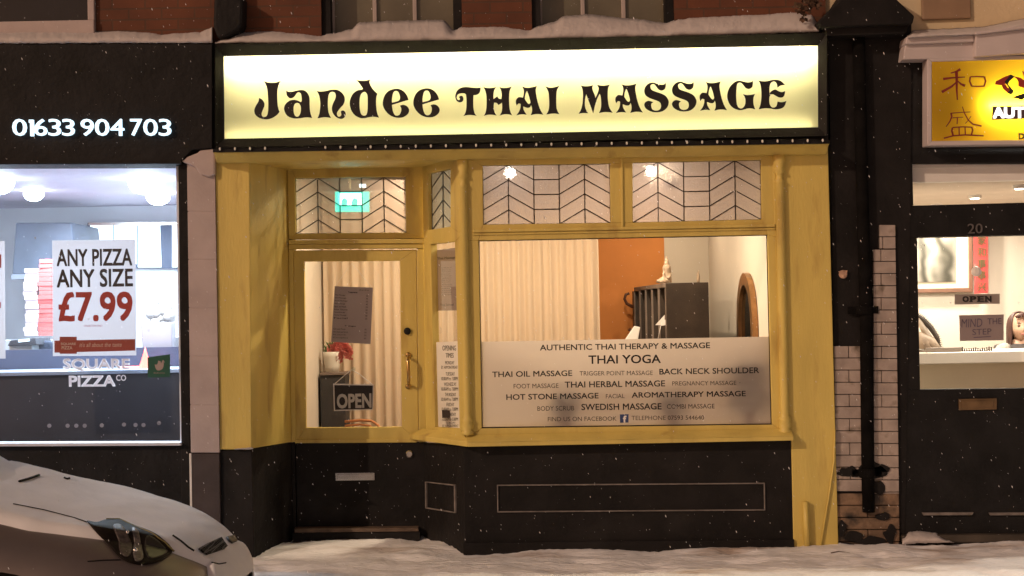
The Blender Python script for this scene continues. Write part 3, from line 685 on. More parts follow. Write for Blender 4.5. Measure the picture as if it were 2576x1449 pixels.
# dark shelving unit with pigeonholes
U0 = W(1675, 712, 1.0); U1 = W(1782, 711, 1.0); UT = U0.z; UB_ = UT - 1.15
DARKW = mat('dark_wood', (.035, .024, .018), .5, .3, 8, .1, 40); EDGE = mat('grey_board_edge', (.17, .13, .11), .6, .2, 8)
un = thing('shelving_unit', 'tall black shelving unit seen end on with pale edged pigeonholes beside the orange wall', 'shelves', (U0.x, 1.0, UB_ - .7))
b = MB(); b.box((U0.x, 1.0, UB_ - .8), (U1.x, 1.03, UT)); b.box((U1.x - .02, 1.03, UB_ - .8), (U1.x, 2.9, UT)); b.build('side_panel', DARKW, un, bevel=.003)
dv = (W(1595, 722, 2.75).x - U0.x)
def lpt(t): return (U0.x + dv * t, 1.03 + 1.75 * t)
b = MB()
for t0 in (0.0,):
    xa, ya = lpt(0); xb, yb = lpt(1)
    b.poly([(xa, ya, UT - .03), (xb, yb, UT - .03), (U1.x, yb, UT - .03), (U1.x, ya, UT - .03)], (0, 0, .03))
    for zz in (UT - .60, UT - 1.15): b.poly([(xa, ya, zz), (xb, yb, zz), (U1.x - .02, yb, zz), (U1.x - .02, ya, zz)], (0, 0, .022))
b.build('shelf', EDGE, un, bevel=.002)
for i in range(6):
    t = .0 + i * .2; xa, ya = lpt(min(t, .99))
    b = MB(); b.box((xa, ya, UT - 1.6), (xa + .16, ya + (.012 if i < 5 else .2), UT - .032)); b.build('divider', DARKW, un)
    b = MB(); b.box((xa - .004, ya - .004, UT - 1.6), (xa + .010, ya + .02, UT - .032)); b.build('divider_edge', EDGE, un)
b = MB(); b.box((U0.x + .17, 1.03, UT - 1.6), (U0.x + .18, 2.8, UT - .035)); b.build('back_panel', DARKW, un)
ph = lpt(.2)
pf = thing('folded_paper', 'white folded papers poking out of the lower pigeonhole of the black unit', 'paper', (ph[0], ph[1], UT - .57))
b = MB(); b.poly([W(1648, 818, 1.35), W(1672, 792, 1.15), W(1672, 818, 1.15)], (.002, .003, 0)); b.poly([W(1662, 806, 1.1), W(1674, 804, 1.06), W(1674, 818, 1.06), W(1663, 820, 1.1)], (.002, .003, 0)); b.build('sheet', PAPER, pf)
b = MB(); b.tube([W(1664, 812, 1.02), W(1660, 830, 1.01), W(1652, 868, 1.0)], .0022, 6); tag(b.build('white_cable', PAPER, None, smooth=True), 'thin white cable hanging down the front of the black shelving unit', 'cable')
# seated statue on the unit
ST = mat('carved_pale_stone', (.33, .25, .18), .6, .15, 20, .2, 60)
bx = W(1676, 711, 1.25); s_ = 3539 / 10.75
def sp(px, py, y=1.25): return W(px, py, y)
b = MB()
b.lathe((sp(1678, 711).x, 1.25, sp(1678, 711).z), [(.036, 0), (.038, .02), (.030, .07), (.033, .11), (.030, .128), (.012, .14), (.011, .15)], 18)
b.ball(sp(1677, 664), (.021, .022, .028), 14, 10)
hd = sp(1677, 657); b.lathe(hd, [(.018, -.01), (.014, .012), (.008, .022), (.004, .034), (.001, .046)], 12)
b.tube([sp(1678, 702), sp(1668, 703, 1.22), sp(1657, 708, 1.22), sp(1652, 706, 1.22)], [.024, .022, .017, .014], 10)
b.tube([sp(1678, 706, 1.2), sp(1668, 708, 1.19), sp(1660, 709, 1.19)], [.02, .02, .014], 10)
b.tube([sp(1672, 681), sp(1669, 690, 1.22), sp(1671, 699, 1.21)], [.010, .010, .008], 8); b.tube([sp(1684, 681), sp(1687, 691, 1.24), sp(1682, 700, 1.2)], [.010, .010, .008], 8)
o = b.build('statue', ST, None, smooth=True)
m_ = o.modifiers.new('Remesh', 'REMESH'); m_.mode = 'VOXEL'; m_.voxel_size = .004; m_.use_smooth_shade = True
tag(o, 'small pale seated statue with pointed hair on top of the black shelving unit', 'statue')
b = MB(); c0 = W(1757, 711, 1.6); b.lathe(c0, [(.010, 0), (.014, .02), (.012, .05), (.006, .085), (.001, .10)], 10); tag(b.build('incense_cone', ST, None, smooth=True), 'tiny flame shaped ornament on the right end of the black unit', 'ornament')
# hat stand hooks, white chair back
HW = mat('bentwood', (.09, .035, .02), .4, .2, 8)
hs = thing('coat_stand', 'dark bentwood coat stand with curled arms just behind the shelving unit', 'coat stand', (W(1602, 800, 2.88).x, 2.88, .15))
sx = W(1603, 800, 2.88).x
b = MB(); b.tube([(sx, 2.88, .15), (sx, 2.88, W(1603, 742, 2.88).z)], .018, 10); b.build('post', HW, hs)
b = MB(); b.tube([W(1602, 775, 2.88), W(1590, 771, 2.86), W(1577, 764, 2.85), W(1571, 752, 2.85), W(1574, 741, 2.85), W(1583, 738, 2.85)], [.016, .016, .014, .013, .012, .012], 10); b.build('arm', HW, hs, smooth=True)
b = MB(); b.tube([W(1602, 838, 2.88), W(1592, 834, 2.85), W(1582, 828, 2.84)], [.016, .016, .014], 10); b.build('arm', HW, hs, smooth=True)
tc_ = thing('white_chair', 'white chair with a slanted back leaning beside the black unit', 'chair', W(1580, 900, 1.7))
b = MB(); b.pp([(1596, 820), (1611, 823), (1604, 862), (1590, 905), (1572, 905), (1570, 858)], 1.7, .03); b.build('backrest', WHITE, tc_, bevel=.006)
b = MB(); b.pp([(1560, 905), (1612, 905), (1612, 912), (1560, 912)], 1.5, .35); b.build('seat', WHITE, tc_)
for xx in (1564, 1606):
    b = MB(); p0 = W(xx, 912, 1.55); b.tube([p0, (p0.x, p0.y, .15)], .014, 8); b.build('leg', WHITE, tc_)
# arched mirror on the right wall
GOLD = mat('gilt_frame', (.36, .20, .09), .35, .25, 14, metal=.8); MIRR = mat('dark_mirror', (.05, .045, .04), .08, .1, 5, metal=.9)
mr = thing('wall_mirror', 'tall arched gilt mirror on the right hand wall of the massage shop', 'mirror', (RX - .03, .92, .9))
WP = Plane((RX - .002, 0, 0), (-1, 0, 0))
def arch(yc, hw, zt, zb2, n=14):
    return [(zb2, yc - hw), (zt - hw * 1.15, yc - hw)] + [(zt - hw * 1.15 + hw * 1.15 * math.sin(math.pi * k / n), yc - hw * math.cos(math.pi * k / n)) for k in range(1, n)] + [(zt - hw * 1.15, yc + hw), (zb2, yc + hw)]
ztop = W(1875, 686, .92).z
ou = arch(.93, .36, ztop, .75); inn = arch(.93, .27, ztop - .09, .84)
b = MB()
for k_ in range(len(ou) - 1):
    a0, a1, i0, i1 = ou[k_], ou[k_ + 1], inn[k_], inn[k_ + 1]
    b.poly([(RX - .045, a0[1], a0[0]), (RX - .045, a1[1], a1[0]), (RX - .045, i1[1], i1[0]), (RX - .045, i0[1], i0[0])], (.04, 0, 0))
b.poly([(RX - .045, ou[0][1], .75), (RX - .045, inn[0][1], .84), (RX - .045, inn[-1][1], .84), (RX - .045, ou[-1][1], .75)], (.04, 0, 0))
b.build('frame', GOLD, mr)
b = MB(); b.poly([(RX - .02, y, z) for z, y in inn], (.01, 0, 0)); b.build('mirror_glass', MIRR, mr)
# plants on the inner window shelf, behind the frosted film
SHW = mat('shelf_white', (.6, .56, .5), .6, .1, 4)
b = MB(); zs_ = W(1600, 1079, .05).z; b.box((W(1195, 1079, .04).x, .062, zs_ - .04), (W(1950, 1079, .04).x, .40, zs_ - .01)); b.build('window_shelf', SHW, shop)
LEAF = mat('dark_leaf', (.02, .06, .03), .5, .4, 20); POT = mat('glazed_pot', (.30, .20, .16), .35, .2, 6); PETAL = mat('pink_petal', (.58, .17, .15), .6, .2, 30)
def leafy(name, lab, px, py_top, Y, spread, n, seed, pot=True, leafmat=LEAF, grp=None):
    rn = random.Random(seed); c0 = W(px, 1000, Y); base = Vector((c0.x, Y, zs_ - .01)); top = W(px, py_top, Y).z
    t = thing(name, lab, 'plant', base, grp)
    if pot:
        m_ = MB(); m_.lathe(base, [(.035, 0), (.05, .08), (.054, .08), (.054, .095), (.045, .095)], 16); m_.build('pot', POT, t, smooth=False)
    fo = MB()
    for i in range(n):
        h = base.z + .08 + (top - base.z - .08) * rn.random() ** .7; a = rn.random() * 6.28; r_ = spread * rn.random()
        p = Vector((c0.x + r_ * math.cos(a), Y + .15 * r_ * math.sin(a), h)); d = Vector((math.cos(a), .2 * math.sin(a), rn.uniform(-.4, .8))).normalized()
        sd_ = d.cross(Vector((0, 1, .2))).normalized(); L_ = rn.uniform(.04, .075); w_ = L_ * .33
        fo.add([p, p + d * L_ * .5 + sd_ * w_, p + d * L_, p + d * L_ * .5 - sd_ * w_], [[0, 1, 2, 3]])
    fo.build('foliage', leafmat, t, recalc=False)
    m_ = MB()
    for i in range(4): m_.tube([base + Vector((0, 0, .07)), (c0.x + rn.uniform(-.3, .3) * spread, Y, (base.z + top) / 2), (c0.x + rn.uniform(-.6, .6) * spread, Y, top - .02)], .004, 5)
    m_.build('stem', LEAF, t)
leafy('potted_plant', 'bushy dark green plant blurred behind the right end of the frosted window film', 1880, 915, .085, .11, 300, 3)
leafy('potted_plant', 'short plant blurred behind the frosted film under the words body scrub', 1418, 995, .085, .06, 110, 5)
leafy('potted_plant', 'short plant blurred behind the frosted film above the telephone number', 1688, 1000, .085, .06, 110, 8)
b = MB(); b.box((SPL.at(1120, 1070).x - .02, .27, .9), (SPL.at(1150, 1070).x + .02, .34, SPL.at(1140, 1035).z)); tag(b.build('plant_silhouette_block', DARKW, None), 'dark block standing in for plant silhouettes behind the foot of the opening times film', 'box')  # added block, a dark stand-in for plant silhouettes behind the film
b = MB(); zt_ = W(1600, 1079, .05).z - .04
b.box((W(1195, 1079, .04).x, .062, .15), (1.75, .075, zt_)); b.build('inner_panel', SHW, shop)
# door side things
cab = W(822, 938, 1.7); cab2 = W(868, 938, 1.7)
ct = thing('cabinet', 'narrow dark grey cabinet seen through the door glass under the vase', 'cabinet', (cab.x, 1.7, .15))
b = MB(); b.box((LX + .02, 1.7, .15), (cab2.x, 1.98, cab.z - .018)); b.build('body', mat('charcoal_board', (.03, .028, .03), .6, .2, 8), ct, bevel=.003)
b = MB(); b.box((LX + .02, 1.685, cab.z - .018), (cab2.x + .01, 1.985, cab.z)); b.build('top', EDGE, ct, bevel=.002)
vb = W(836, 938, 1.8)
vs_ = thing('flower_vase', 'white flared vase of pink drooping flowers on the dark cabinet', 'vase', vb)
b = MB(); b.lathe((vb.x, 1.8, cab.z), [(.055, 0), (.06, .05), (.07, .12), (.078, .165), (.07, .165)], 18); b.build('vase', mat('white_ceramic', (.62, .58, .52), .35, .05, 6), vs_, smooth=True)
fl = MB(); rn = random.Random(4)
def puff(mb, pts, r, n, pet=.022):
    for i in range(n):
        k_ = rn.random() * (len(pts) - 1); a = int(k_); p = Vector(pts[a]).lerp(Vector(pts[min(a + 1, len(pts) - 1)]), k_ - a)
        d = Vector((rn.gauss(0, 1), rn.gauss(0, 1), rn.gauss(0, 1))).normalized(); p = p + d * r * rn.random() ** .4
        s1 = d.cross(Vector((.3, 1, .2))).normalized() * pet * .6
        mb.add([p, p + d * pet * .5 + s1, p + d * pet, p + d * pet * .5 - s1], [[0, 1, 2, 3]])
puff(fl, [W(838, 878, 1.8), W(845, 890, 1.79), W(847, 902, 1.79)], .045, 420); puff(fl, [W(845, 872, 1.8), W(860, 868, 1.79), W(872, 878, 1.78), W(878, 893, 1.78)], .032, 380)
fl.build('flower_head', PETAL, vs_, recalc=False)
fl = MB()
for i in range(60):
    a = rn.uniform(-.9, .6); p = W(829, 885, 1.81) + Vector((rn.uniform(-.02, .03), 0, rn.uniform(-.05, .03))); d = Vector((math.sin(a), rn.uniform(-.3, .3), math.cos(a)))
    s1 = d.cross(Vector((0, 1, 0))).normalized() * .008; L_ = rn.uniform(.05, .10); fl.add([p - s1, p + s1, p + d * L_], [[0, 1, 2]])
fl.build('leaf', mat('green_leaf', (.05, .13, .03), .5, .3, 20), vs_, recalc=False)
os_ = thing('open_sign', 'black hanging OPEN sign with white edge inside the yellow door', 'sign', W(889, 1030, .70))
b = MB(); q = [(838, 965), (940, 967), (938, 1031), (840, 1034)]; b.pp(q, .70, .008); b.build('board', BLACKINK, os_)
b = MB(); b.frame(q, [(841, 968.5), (938, 970), (936.5, 1028.5), (843, 1031)], .70, .01, .002); b.build('edge', PAPER, os_)
text('OPEN', (847, 991, 934, 1028, -2), PL(.6985), mat('sign_white', (.5, .5, .48), .6, .05, 5), parent=os_, bold=.03, th=.002)
b = MB(); b.tube([W(843, 965, .70), W(872, 940, .68), W(885, 930, .66)], .003, 5); b.tube([W(936, 967, .70), W(905, 942, .68), W(885, 930, .66)], .003, 5); b.build('cord', PAPER, os_)
b = MB(); b.ball(W(889, 928, .652), (.014, .006, .014), 10, 8); b.build('suction_hook', CLR, os_)
pl_ = thing('price_list', 'grey price list sheet hanging by a string inside the door glass', 'notice', W(888, 860, .69))
b = MB(); q = [(842, 720), (938, 723.5), (932, 865.5), (833, 860)]; b.pp(q, .69, .002); b.build('sheet', mat('mauve_paper', (.33, .28, .29), .7, .05, 4), pl_)
b = MB(); b.tube([W(843, 720, .69), W(885, 663, .67), W(936, 723, .69)], .0015, 5); b.build('string', PAPER, pl_)
tm = MB(); TPL = PL(.6885)
words = ['Thai Massage', 'Oil Massage', 'Foot Massage', 'Head Massage', 'Back and Neck', 'Hot Stone', 'Aromatherapy', 'Herbal Massage', 'Facial']
text('Treatments', (876, 733, 899, 737, .5), TPL, None, mb=tm, bold=.02, th=.0004); text('30 min  60 min', (904, 728, 928, 731, .5), TPL, None, mb=tm, th=.0004)
for i, w_ in enumerate(words):
    y = 740 + i * 7.2 + .2; text(w_, (843 - i * .35, y, 868 + 3 * (i % 3), y + 4, .8), TPL, None, mb=tm, th=.0004); text(str(25 + 5 * (i % 4)), (921 - i * .3, y + 2, 926 - i * .3, y + 6), TPL, None, mb=tm, th=.0004)
text('Packages', (868, 818, 895, 822, 1), TPL, None, mb=tm, bold=.02, th=.0004)
for i, w_ in enumerate(['Oil and Foot', 'Hot Stone and Scrub', 'Body Scrub and Oil', 'Couples']):
    y = 825 + i * 7.4; text(w_, (839 - i * .3, y, 864 + 6 * (i % 2) + 5, y + 4, 1), TPL, None, mb=tm, th=.0004); text(str(45 + 5 * i), (917 - i * .3, y + 2, 922 - i * .3, y + 6), TPL, None, mb=tm, th=.0004)
tm.build('lettering', BLACKINK, pl_, recalc=False)
nt_ = thing('notice', 'grey certificate sheet stuck inside the narrow angled side window', 'notice', SPL.at(1122, 780))
SPN = Plane(SPL.p - SPL.n * .05, SPL.n)
b = MB(); b.pp([(1097.8, 629.4), (1148, 623), (1151, 781), (1096, 781.7)], SPN, .002); b.build('sheet', mat('mauve_card', (.30, .24, .20), .7, .08, 5), nt_)
tm = MB(); SPT = Plane(SPL.p - SPL.n * .0488, SPL.n)
text('Thai Massage', (1100, 647, 1146, 655, -3), SPT, None, mb=tm, bold=.02, th=.0004)
for i in range(14): text(['certificate of', 'this is to', 'has been given', 'for the course', 'in massage'][i % 5], (1110 + (i % 3), 672 + i * 5.2, 1136 - (i % 4), 675.5 + i * 5.2, -1), SPT, None, mb=tm, th=.0004)
text('Thai School', (1107, 764, 1141, 770, -1), SPT, None, mb=tm, bold=.01, th=.0004)
tm.build('lettering', GREYINK, nt_, recalc=False)
ch = thing('bentwood_chair', 'orange bentwood chair whose curved back shows at the foot of the door glass', 'chair', W(905, 1078, 1.35))
CW = mat('orange_bentwood', (.45, .18, .07), .35, .15, 10)
b = MB(); b.tube([W(868, 1061, 1.45), W(905, 1057, 1.42), W(935, 1059, 1.4), W(952, 1070, 1.38), W(958, 1090, 1.36)], .011, 10); b.tube([W(868, 1071, 1.45), W(905, 1068, 1.42), W(930, 1071, 1.4), W(942, 1082, 1.38), W(945, 1095, 1.36)], .009, 10); b.build('backrest', CW, ch, smooth=True)
p = W(905, 1150, 1.4); b = MB(); b.lathe((p.x, 1.55, .58), [(.2, 0), (.21, .02), (.2, .03)], 24); b.build('seat', CW, ch)
for dx, dy in ((-.15, -.12), (.15, -.12), (-.15, .15), (.15, .15)):
    b = MB(); b.tube([(p.x + dx, 1.55 + dy, .58), (p.x + dx * 1.2, 1.55 + dy * 1.2, .15)], .014, 8); b.build('leg', CW, ch)

# ================================================================== pizza shop
pz = thing('pizza_shop', 'black fronted shop with a bright blue white window and a brick upper floor', 'shop', (-3.4, .3, 0))
XLL = -6.5
b = MB()
wx = W(243, 40, UB).x
b.box((wx - .005, UB, 3.40), (XL - .002, .42, 6.6)); b.box((XLL, UB, 3.40), (wx - 1.9, .42, 6.6)); b.box((wx - 1.9, UB, 5.0), (wx - .005, .42, 6.6))
b.build('brick_wall', BRICK, pz)
b = MB(); zf = W(100, 80, .07).z; zi = W(100, 53, .07).z; xi = W(220, 30, .07).x
b.box((wx - 1.9, .06, zf - .08), (wx - .007, .2, zi)); b.box((xi, .07, zi), (wx - .007, .2, 5.0)); b.box((wx - 1.9, .07, zi), (wx - 1.8, .2, 5.0)); b.box((wx - 1.8, .07, 4.9), (xi, .2, 5.0))
wo = b.build('window', PINK, pz, bevel=.006)
b = MB(); b.box((wx - 1.85, .13, zi - .02), (xi + .02, .136, 4.95)); b.build('pane', mat('dark_pane', (.012, .011, .013), .2, .4, 3), wo)
b = MB()
b.pp([(-1000, 108), (534, 108), (534, 372), (482, 377), (456, 404), (456, 412), (-1000, 417)], PL(-.05), .3); b.build('fascia', BLKM, pz, bevel=.005)
b = MB(); b.pp([(448, 413), (472, 405), (480, 1380), (470, 1400), (457, 1400), (456, 1114)], PL(.0), .12); b.build('window_frame', BLKM, pz, bevel=.004)
b = MB(); b.pp([(-1000, 1124), (469, 1121), (477, 1400), (-1000, 1410)], PL(.006), .12); b.build('stall_riser', BLKM, pz, bevel=.004)
b = MB(); b.pp([(-1000, 1119), (454, 1113.5), (455, 1121), (-1000, 1128)], PL(-.04), .14); b.build('window_sill', mat('pale_blue_sill', (.60, .63, .72), .4, .05, 4), pz, bevel=.003)
b = MB(); wq = [(-1000, 417), (448, 412), (456, 1116), (-1000, 1122)]; b.sheet(wq, PL(.06))
STM = trans_mat('steamed_glass', (.18, .19, .21), (.42, .45, .50), .8, .80, .02)
_nt = STM.node_tree; _m2 = [n for n in _nt.nodes if n.type == 'MIX_SHADER' and abs(n.inputs[0].default_value - .80) < 1e-4 and any(l.to_node == n and l.from_node.type == 'BSDF_TRANSPARENT' for l in _nt.links)][0]
_tc = _nt.nodes.new('ShaderNodeTexCoord'); _n = _nt.nodes.new('ShaderNodeTexNoise'); _n.inputs['Scale'].default_value = 1.6; _n.inputs['Detail'].default_value = 5; _n.inputs['Distortion'].default_value = .6
_r = _nt.nodes.new('ShaderNodeMapRange'); _r.inputs[1].default_value = .3; _r.inputs[2].default_value = .7; _r.inputs[3].default_value = .985; _r.inputs[4].default_value = .86
_nt.links.new(_tc.outputs['Object'], _n.inputs[0]); _nt.links.new(_n.outputs[0], _r.inputs[0]); 
_sx = _nt.nodes.new('ShaderNodeSeparateXYZ'); _mr = _nt.nodes.new('ShaderNodeMapRange'); _mr.inputs[1].default_value = 1.25; _mr.inputs[2].default_value = 1.75; _mr.inputs[3].default_value = 0; _mr.inputs[4].default_value = 1
_mi = _nt.nodes.new('ShaderNodeMix'); _mi.inputs[2].default_value = .992; _nt.links.new(_tc.outputs['Object'], _sx.inputs[0]); _nt.links.new(_sx.outputs[2], _mr.inputs[0]); _nt.links.new(_mr.outputs[0], _mi.inputs[0]); _nt.links.new(_r.outputs[0], _mi.inputs[3])
_nt.links.new(_mi.outputs[0], _m2.inputs[0])      # breath and steam in drifting patches
b.build('pane', STM, pz)
wr = W(447, 700, .1).x
MAUVE = mat('mauve_ceiling', (.55, .50, .58), .6, .05, 3); COOL = mat('cool_white_wall', (.72, .74, .78), .6, .04, 3)
b = MB(); b.box((wr, .1, -.2), (wr + .06, 3.7, 2.72)); b.box((XLL, 3.7, -.2), (wr + .06, 3.75, 2.72)); b.box((XLL - .05, .07, -.2), (XLL, 3.75, 2.72)); b.build('room_wall', COOL, pz)
b = MB(); b.box((XLL - .05, .07, 2.69), (wr + .06, 3.75, 2.76)); b.build('ceiling', MAUVE, pz)
b = MB(); b.box((XLL - .05, .09, -.2), (wr, 3.7, .12)); b.build('room_floor', mat('grey_tiles', (.2, .2, .22), .4, .1, 4), pz)
b = MB(); b.box((XLL, .17, 2.76), (-2.03, .40, 3.40)); b.build('lintel', BLK, pz)
# pilaster between the two shops
pk = thing('stone_pilaster', 'pale pink stone pilaster with dark plinth beside the pizza shop window', 'pilaster', W(515, 1385, 0))
b = MB()
ys_ = [406, 412, 532, 653, 774, 896, 1018, 1139]
for k_ in range(1, 7):
    ya, yb = ys_[k_] + .8, ys_[k_ + 1] - .8
    f = lambda y: 470 + (y - 400) * .0135; g_ = lambda y: 540 + (y - 400) * .0165
    b.pp([(f(ya), ya), (g_(ya), ya), (g_(yb), yb), (f(yb), yb)], PL(-.015), .15)
b.pp([(472, 412), (540, 412), (552, 1139), (481, 1139)], PL(-.0125), .13)
b.build('shaft', PINK, pk, bevel=.003)
b = MB(); b.pp([(482, 1141), (552, 1141), (556, 1410), (484, 1410)], PL(-.018), .15); b.build('plinth', PINKD, pk, bevel=.005)
b = MB(); b.pp([(476, 1141), (481, 1141), (484, 1334), (479, 1334)], PL(-.02), .03); b.build('white_strip', WHITE, pk)
b = MB(); b.add([], [])
pts_ = [(456, 406), (470, 394), (497, 384), (503, 377), (541, 374), (541, 440), (525, 446), (505, 440), (490, 420), (470, 412)]
b.pp(pts_, PL(-.04), .06); b.build('broken_capital', PINK, pk, bevel=.012)
# illuminated phone number
LIT = emit('lit_blue_white', (.62, .86, 1.0), 1.5)
pn = thing('phone_number_sign', 'glowing white phone number 01633 904 703 on the black fascia', 'sign', W(232, 345, -.06))
def digits(s, x0, x1, y0, y1):
    cu_w = {'0': 1.08, '1': .44, '6': 1.0, '3': .96, '9': 1.0, '4': 1.05, '7': .92, ' ': .34}
    tot = sum(cu_w[c_] for c_ in s); x = x0
    for c_ in s:
        w_ = (x1 - x0) * cu_w[c_] / tot
        if c_ != ' ':
            if c_ == '1':
                b = MB(); xr = x + w_ - 2.2; b.pp([(x + 2.5, y0 + 1), (xr, y0 + 1), (xr + .7, y1), (xr - 7.3, y1), (xr - 8, y0 + 8.5), (x + 2.6, y0 + 8.5)], PL(-.082), .02); b.build('digit', LIT, pn)
            else: text(c_, (x + 1.8, y0, x + w_ - 1.8, y1), PL(-.062), LIT, 'digit', pn, bold=0, th=.02)
        x += w_
digits('01633 904 703', 31, 433, 300, 342)
# big poster
ps = thing('pizza_poster', 'white poster reading ANY PIZZA ANY SIZE in the pizza shop window', 'poster', W(236, 897, .07))
PSP = PL(.075)
b = MB(); b.sheet([(131, 605), (341, 602), (343, 894), (133, 896)], PSP); b.build('sheet', trans_mat('poster_paper', (.62, .62, .64), (.42, .42, .45), .42), ps)
tb = MB()
text('ANY PIZZA', (142, 627, 332, 670, -2), PL(.0735), None, mb=tb, bold=.02, th=.0005); text('ANY SIZE', (142, 678, 334, 724, -3), PL(.0735), None, mb=tb, bold=.02, th=.0005)
tb.build('lettering', BLACKINK, ps, recalc=False)
tb = MB(); text('£7.99', (146, 734, 333, 809, -1), PL(.0735), None, mb=tb, bold=.022, th=.0005); text('COLLECTION ONLY', (211, 817, 258, 822), PL(.0735), None, mb=tb, th=.0005)
tb.build('price', REDINK, ps, recalc=False)
REDB = mat('red_band', (.30, .055, .04), .6, .06, 5)
b = MB(); b.pp([(137, 857), (340, 853), (340, 882), (137, 887)], PL(.0735), .001); b.pp([(150, 847), (193, 847), (193, 890), (150, 890)], PL(.0728), .001); b.build('red_band', REDB, ps)
tb = MB(); text('SQUARE', (153, 862, 191, 869), PL(.0715), None, mb=tb, bold=.02, th=.0004); text('PIZZA', (155, 871, 182, 879), PL(.0715), None, mb=tb, bold=.02, th=.0004)
text("it's all about the taste", (200, 862, 306, 873, -1), PL(.0725), None, mb=tb, th=.0004, shear=.2); tb.build('logo', mat('cream_ink', (.6, .45, .38), .6, .05, 5), ps, recalc=False)
p2_ = thing('pizza_poster', 'white poster with red print cut off by the left edge of the photo', 'poster', W(0, 897, .07))
b = MB(); b.sheet([(-196, 610), (12, 606), (14, 902), (-194, 905)], PSP); b.build('sheet', bpy.data.materials['poster_paper'], p2_)
b = MB(); b.rect(-180, 640, 3, 674, PL(.0735), .0006); b.rect(-180, 760, 2, 775, PL(.0735), .0006); b.build('print', REDINK, p2_)
# window lettering
wl = MB(); text('SQUARE', (158, 902, 327, 934), PL(.05), None, mb=wl, bold=.035, th=.001, flat=True); text('PIZZA', (173, 945, 290, 973, -1), PL(.05), None, mb=wl, bold=.03, th=.001, flat=True); text('CO', (292, 943, 317, 958), PL(.05), None, mb=wl, bold=.015, th=.001, flat=True)
tag(wl.build('window_lettering', trans_mat('white_vinyl', (.75, .75, .80), (.95, .95, 1), .35), None, recalc=False), 'white vinyl letters SQUARE PIZZA CO on the pizza shop glass', 'window lettering')
gs = thing('delivery_sticker', 'dark green square sticker with a pale bounding animal head in the pizza window corner', 'sticker', W(400, 948, .05))
b = MB(); b.pp([(371, 899), (428, 891), (428, 948), (372, 950)], PL(.05), .001); b.build('sheet', mat('dark_green_vinyl', (.010, .085, .055), .5, .05, 5), gs)
b = MB(); loops_mesh([smooth_loop([(389, 917, 1), (395, 917, 1), (397, 913, 1), (398, 907, 1), (404, 909, 1), (405, 915, 1), (409, 906, 1), (412, 907), (411, 923), (406, 930), (397, 932), (392, 927)], 3)], PL(.0488), .0006, b)
text('delivery', (386, 936, 415, 941), PL(.0488), None, mb=b, th=.0006); b.build('emblem', mat('pale_pink_vinyl', (.33, .26, .24), .5, .05, 5), gs, recalc=False)
for i, (px, py) in enumerate([(124, 1071), (170, 1071), (192, 1071), (213, 1071), (256, 1070), (312, 1068), (341, 1069), (361, 1069), (400, 1064)]):
    b = MB(); b.lathe(W(px, py, .055), [(.014, 0), (.014, .001)], 16, 'Y'); o = b.build('round_sticker', mat('grey_sticker', (.22, .22, .24), .5, .1, 8) if i == 0 else bpy.data.materials['grey_sticker'], None)
    tag(o, 'tiny grey round sticker in the row low on the pizza shop glass', 'sticker', 'round stickers on the pizza window')
# ceiling spots
CWH = (.72, .88, 1.0)
def spot(px, py, r, k, wts, lab):
    d = CM.to_3x3() @ Vector(((px - 1288) / FPX, -(py - 724.5) / FPX, -1)); t = (2.64 - CAMZ) / d.z; p = CAMP + d * t
    t_ = thing('ceiling_spot', lab, 'ceiling light', (p.x, p.y, 2.66)); pp_ = Vector((p.x, p.y, 2.66))
    m_ = MB(); m_.ball(pp_ + Vector((0, 0, .0)), (r * 1.0, r * 1.0, r * .75), 20, 12); m_.build('lens', emit('cold_lens', CWH, k), t_, smooth=True)
    l = bpy.data.lights.new('spot_lamp', 'AREA'); l.shape = 'DISK'; l.size = r * 2; l.energy = wts * 1.15; l.color = CWH
    lo = bpy.data.objects.new('spot_lamp', l); C.objects.link(lo); lo.parent = t_; lo.location = (0, 0, -.12)
spot(363, 466, .12, 30, 62, 'biggest white hot ceiling spot at the right of the pizza shop ceiling')
spot(398, 500, .10, 30, 36, 'white ceiling spot behind the biggest one at the right of the pizza shop')
spot(85, 494, .08, 30, 44, 'smaller oval ceiling spot near the left of the pizza shop window')
spot(-6, 466, .12, 30, 40, 'ceiling spot cut by the left edge of the view in the pizza shop')
# lit menu boards
mb_ = thing('menu_board', 'row of blank white backlit menu panels high on the pizza shop back wall', 'menu board', W(315, 690, 3.6))
MEN = emit('lit_menu', (.80, .93, 1.0), 1.9)
for x0, x1, y1 in ((227, 281, 660), (287, 341, 664), (347, 400, 672), (433, 447, 672)):
    b = MB(); b.pp([(x0, 565), (x1, 564), (x1 + (4 if x0 == 347 else 0), y1), (x0, y1)], 3.60, .04); b.build('lit_panel', MEN, mb_)
b = MB(); b.pp([(220, 561), (452, 559), (452, 676), (220, 672)], 3.645, .02); b.build('board', mat('dim_wall_navy', (.05, .07, .13), .5, .1, 4), mb_)  # added dark sheet, puts the dimmer wall between the panels into colour
b = MB(); b.pp([(222, 560), (452, 558), (452, 566), (222, 567)], 3.58, .06); b.build('rail', CHROME, mb_)
# extractor hood
STEEL = mat('steel', (.33, .37, .46), .45, .15, 3, metal=.6)
eh = thing('extractor_hood', 'dark blue grey steel extractor hood at the back left of the pizza shop', 'extractor hood', W(110, 690, 2.9))
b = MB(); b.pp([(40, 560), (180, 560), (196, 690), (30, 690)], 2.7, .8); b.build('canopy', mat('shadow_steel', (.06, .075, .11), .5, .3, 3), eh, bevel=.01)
b = MB(); b.pp([(28, 690), (200, 688), (200, 700), (28, 702)], 2.65, .9); b.build('lip', STEEL, eh)
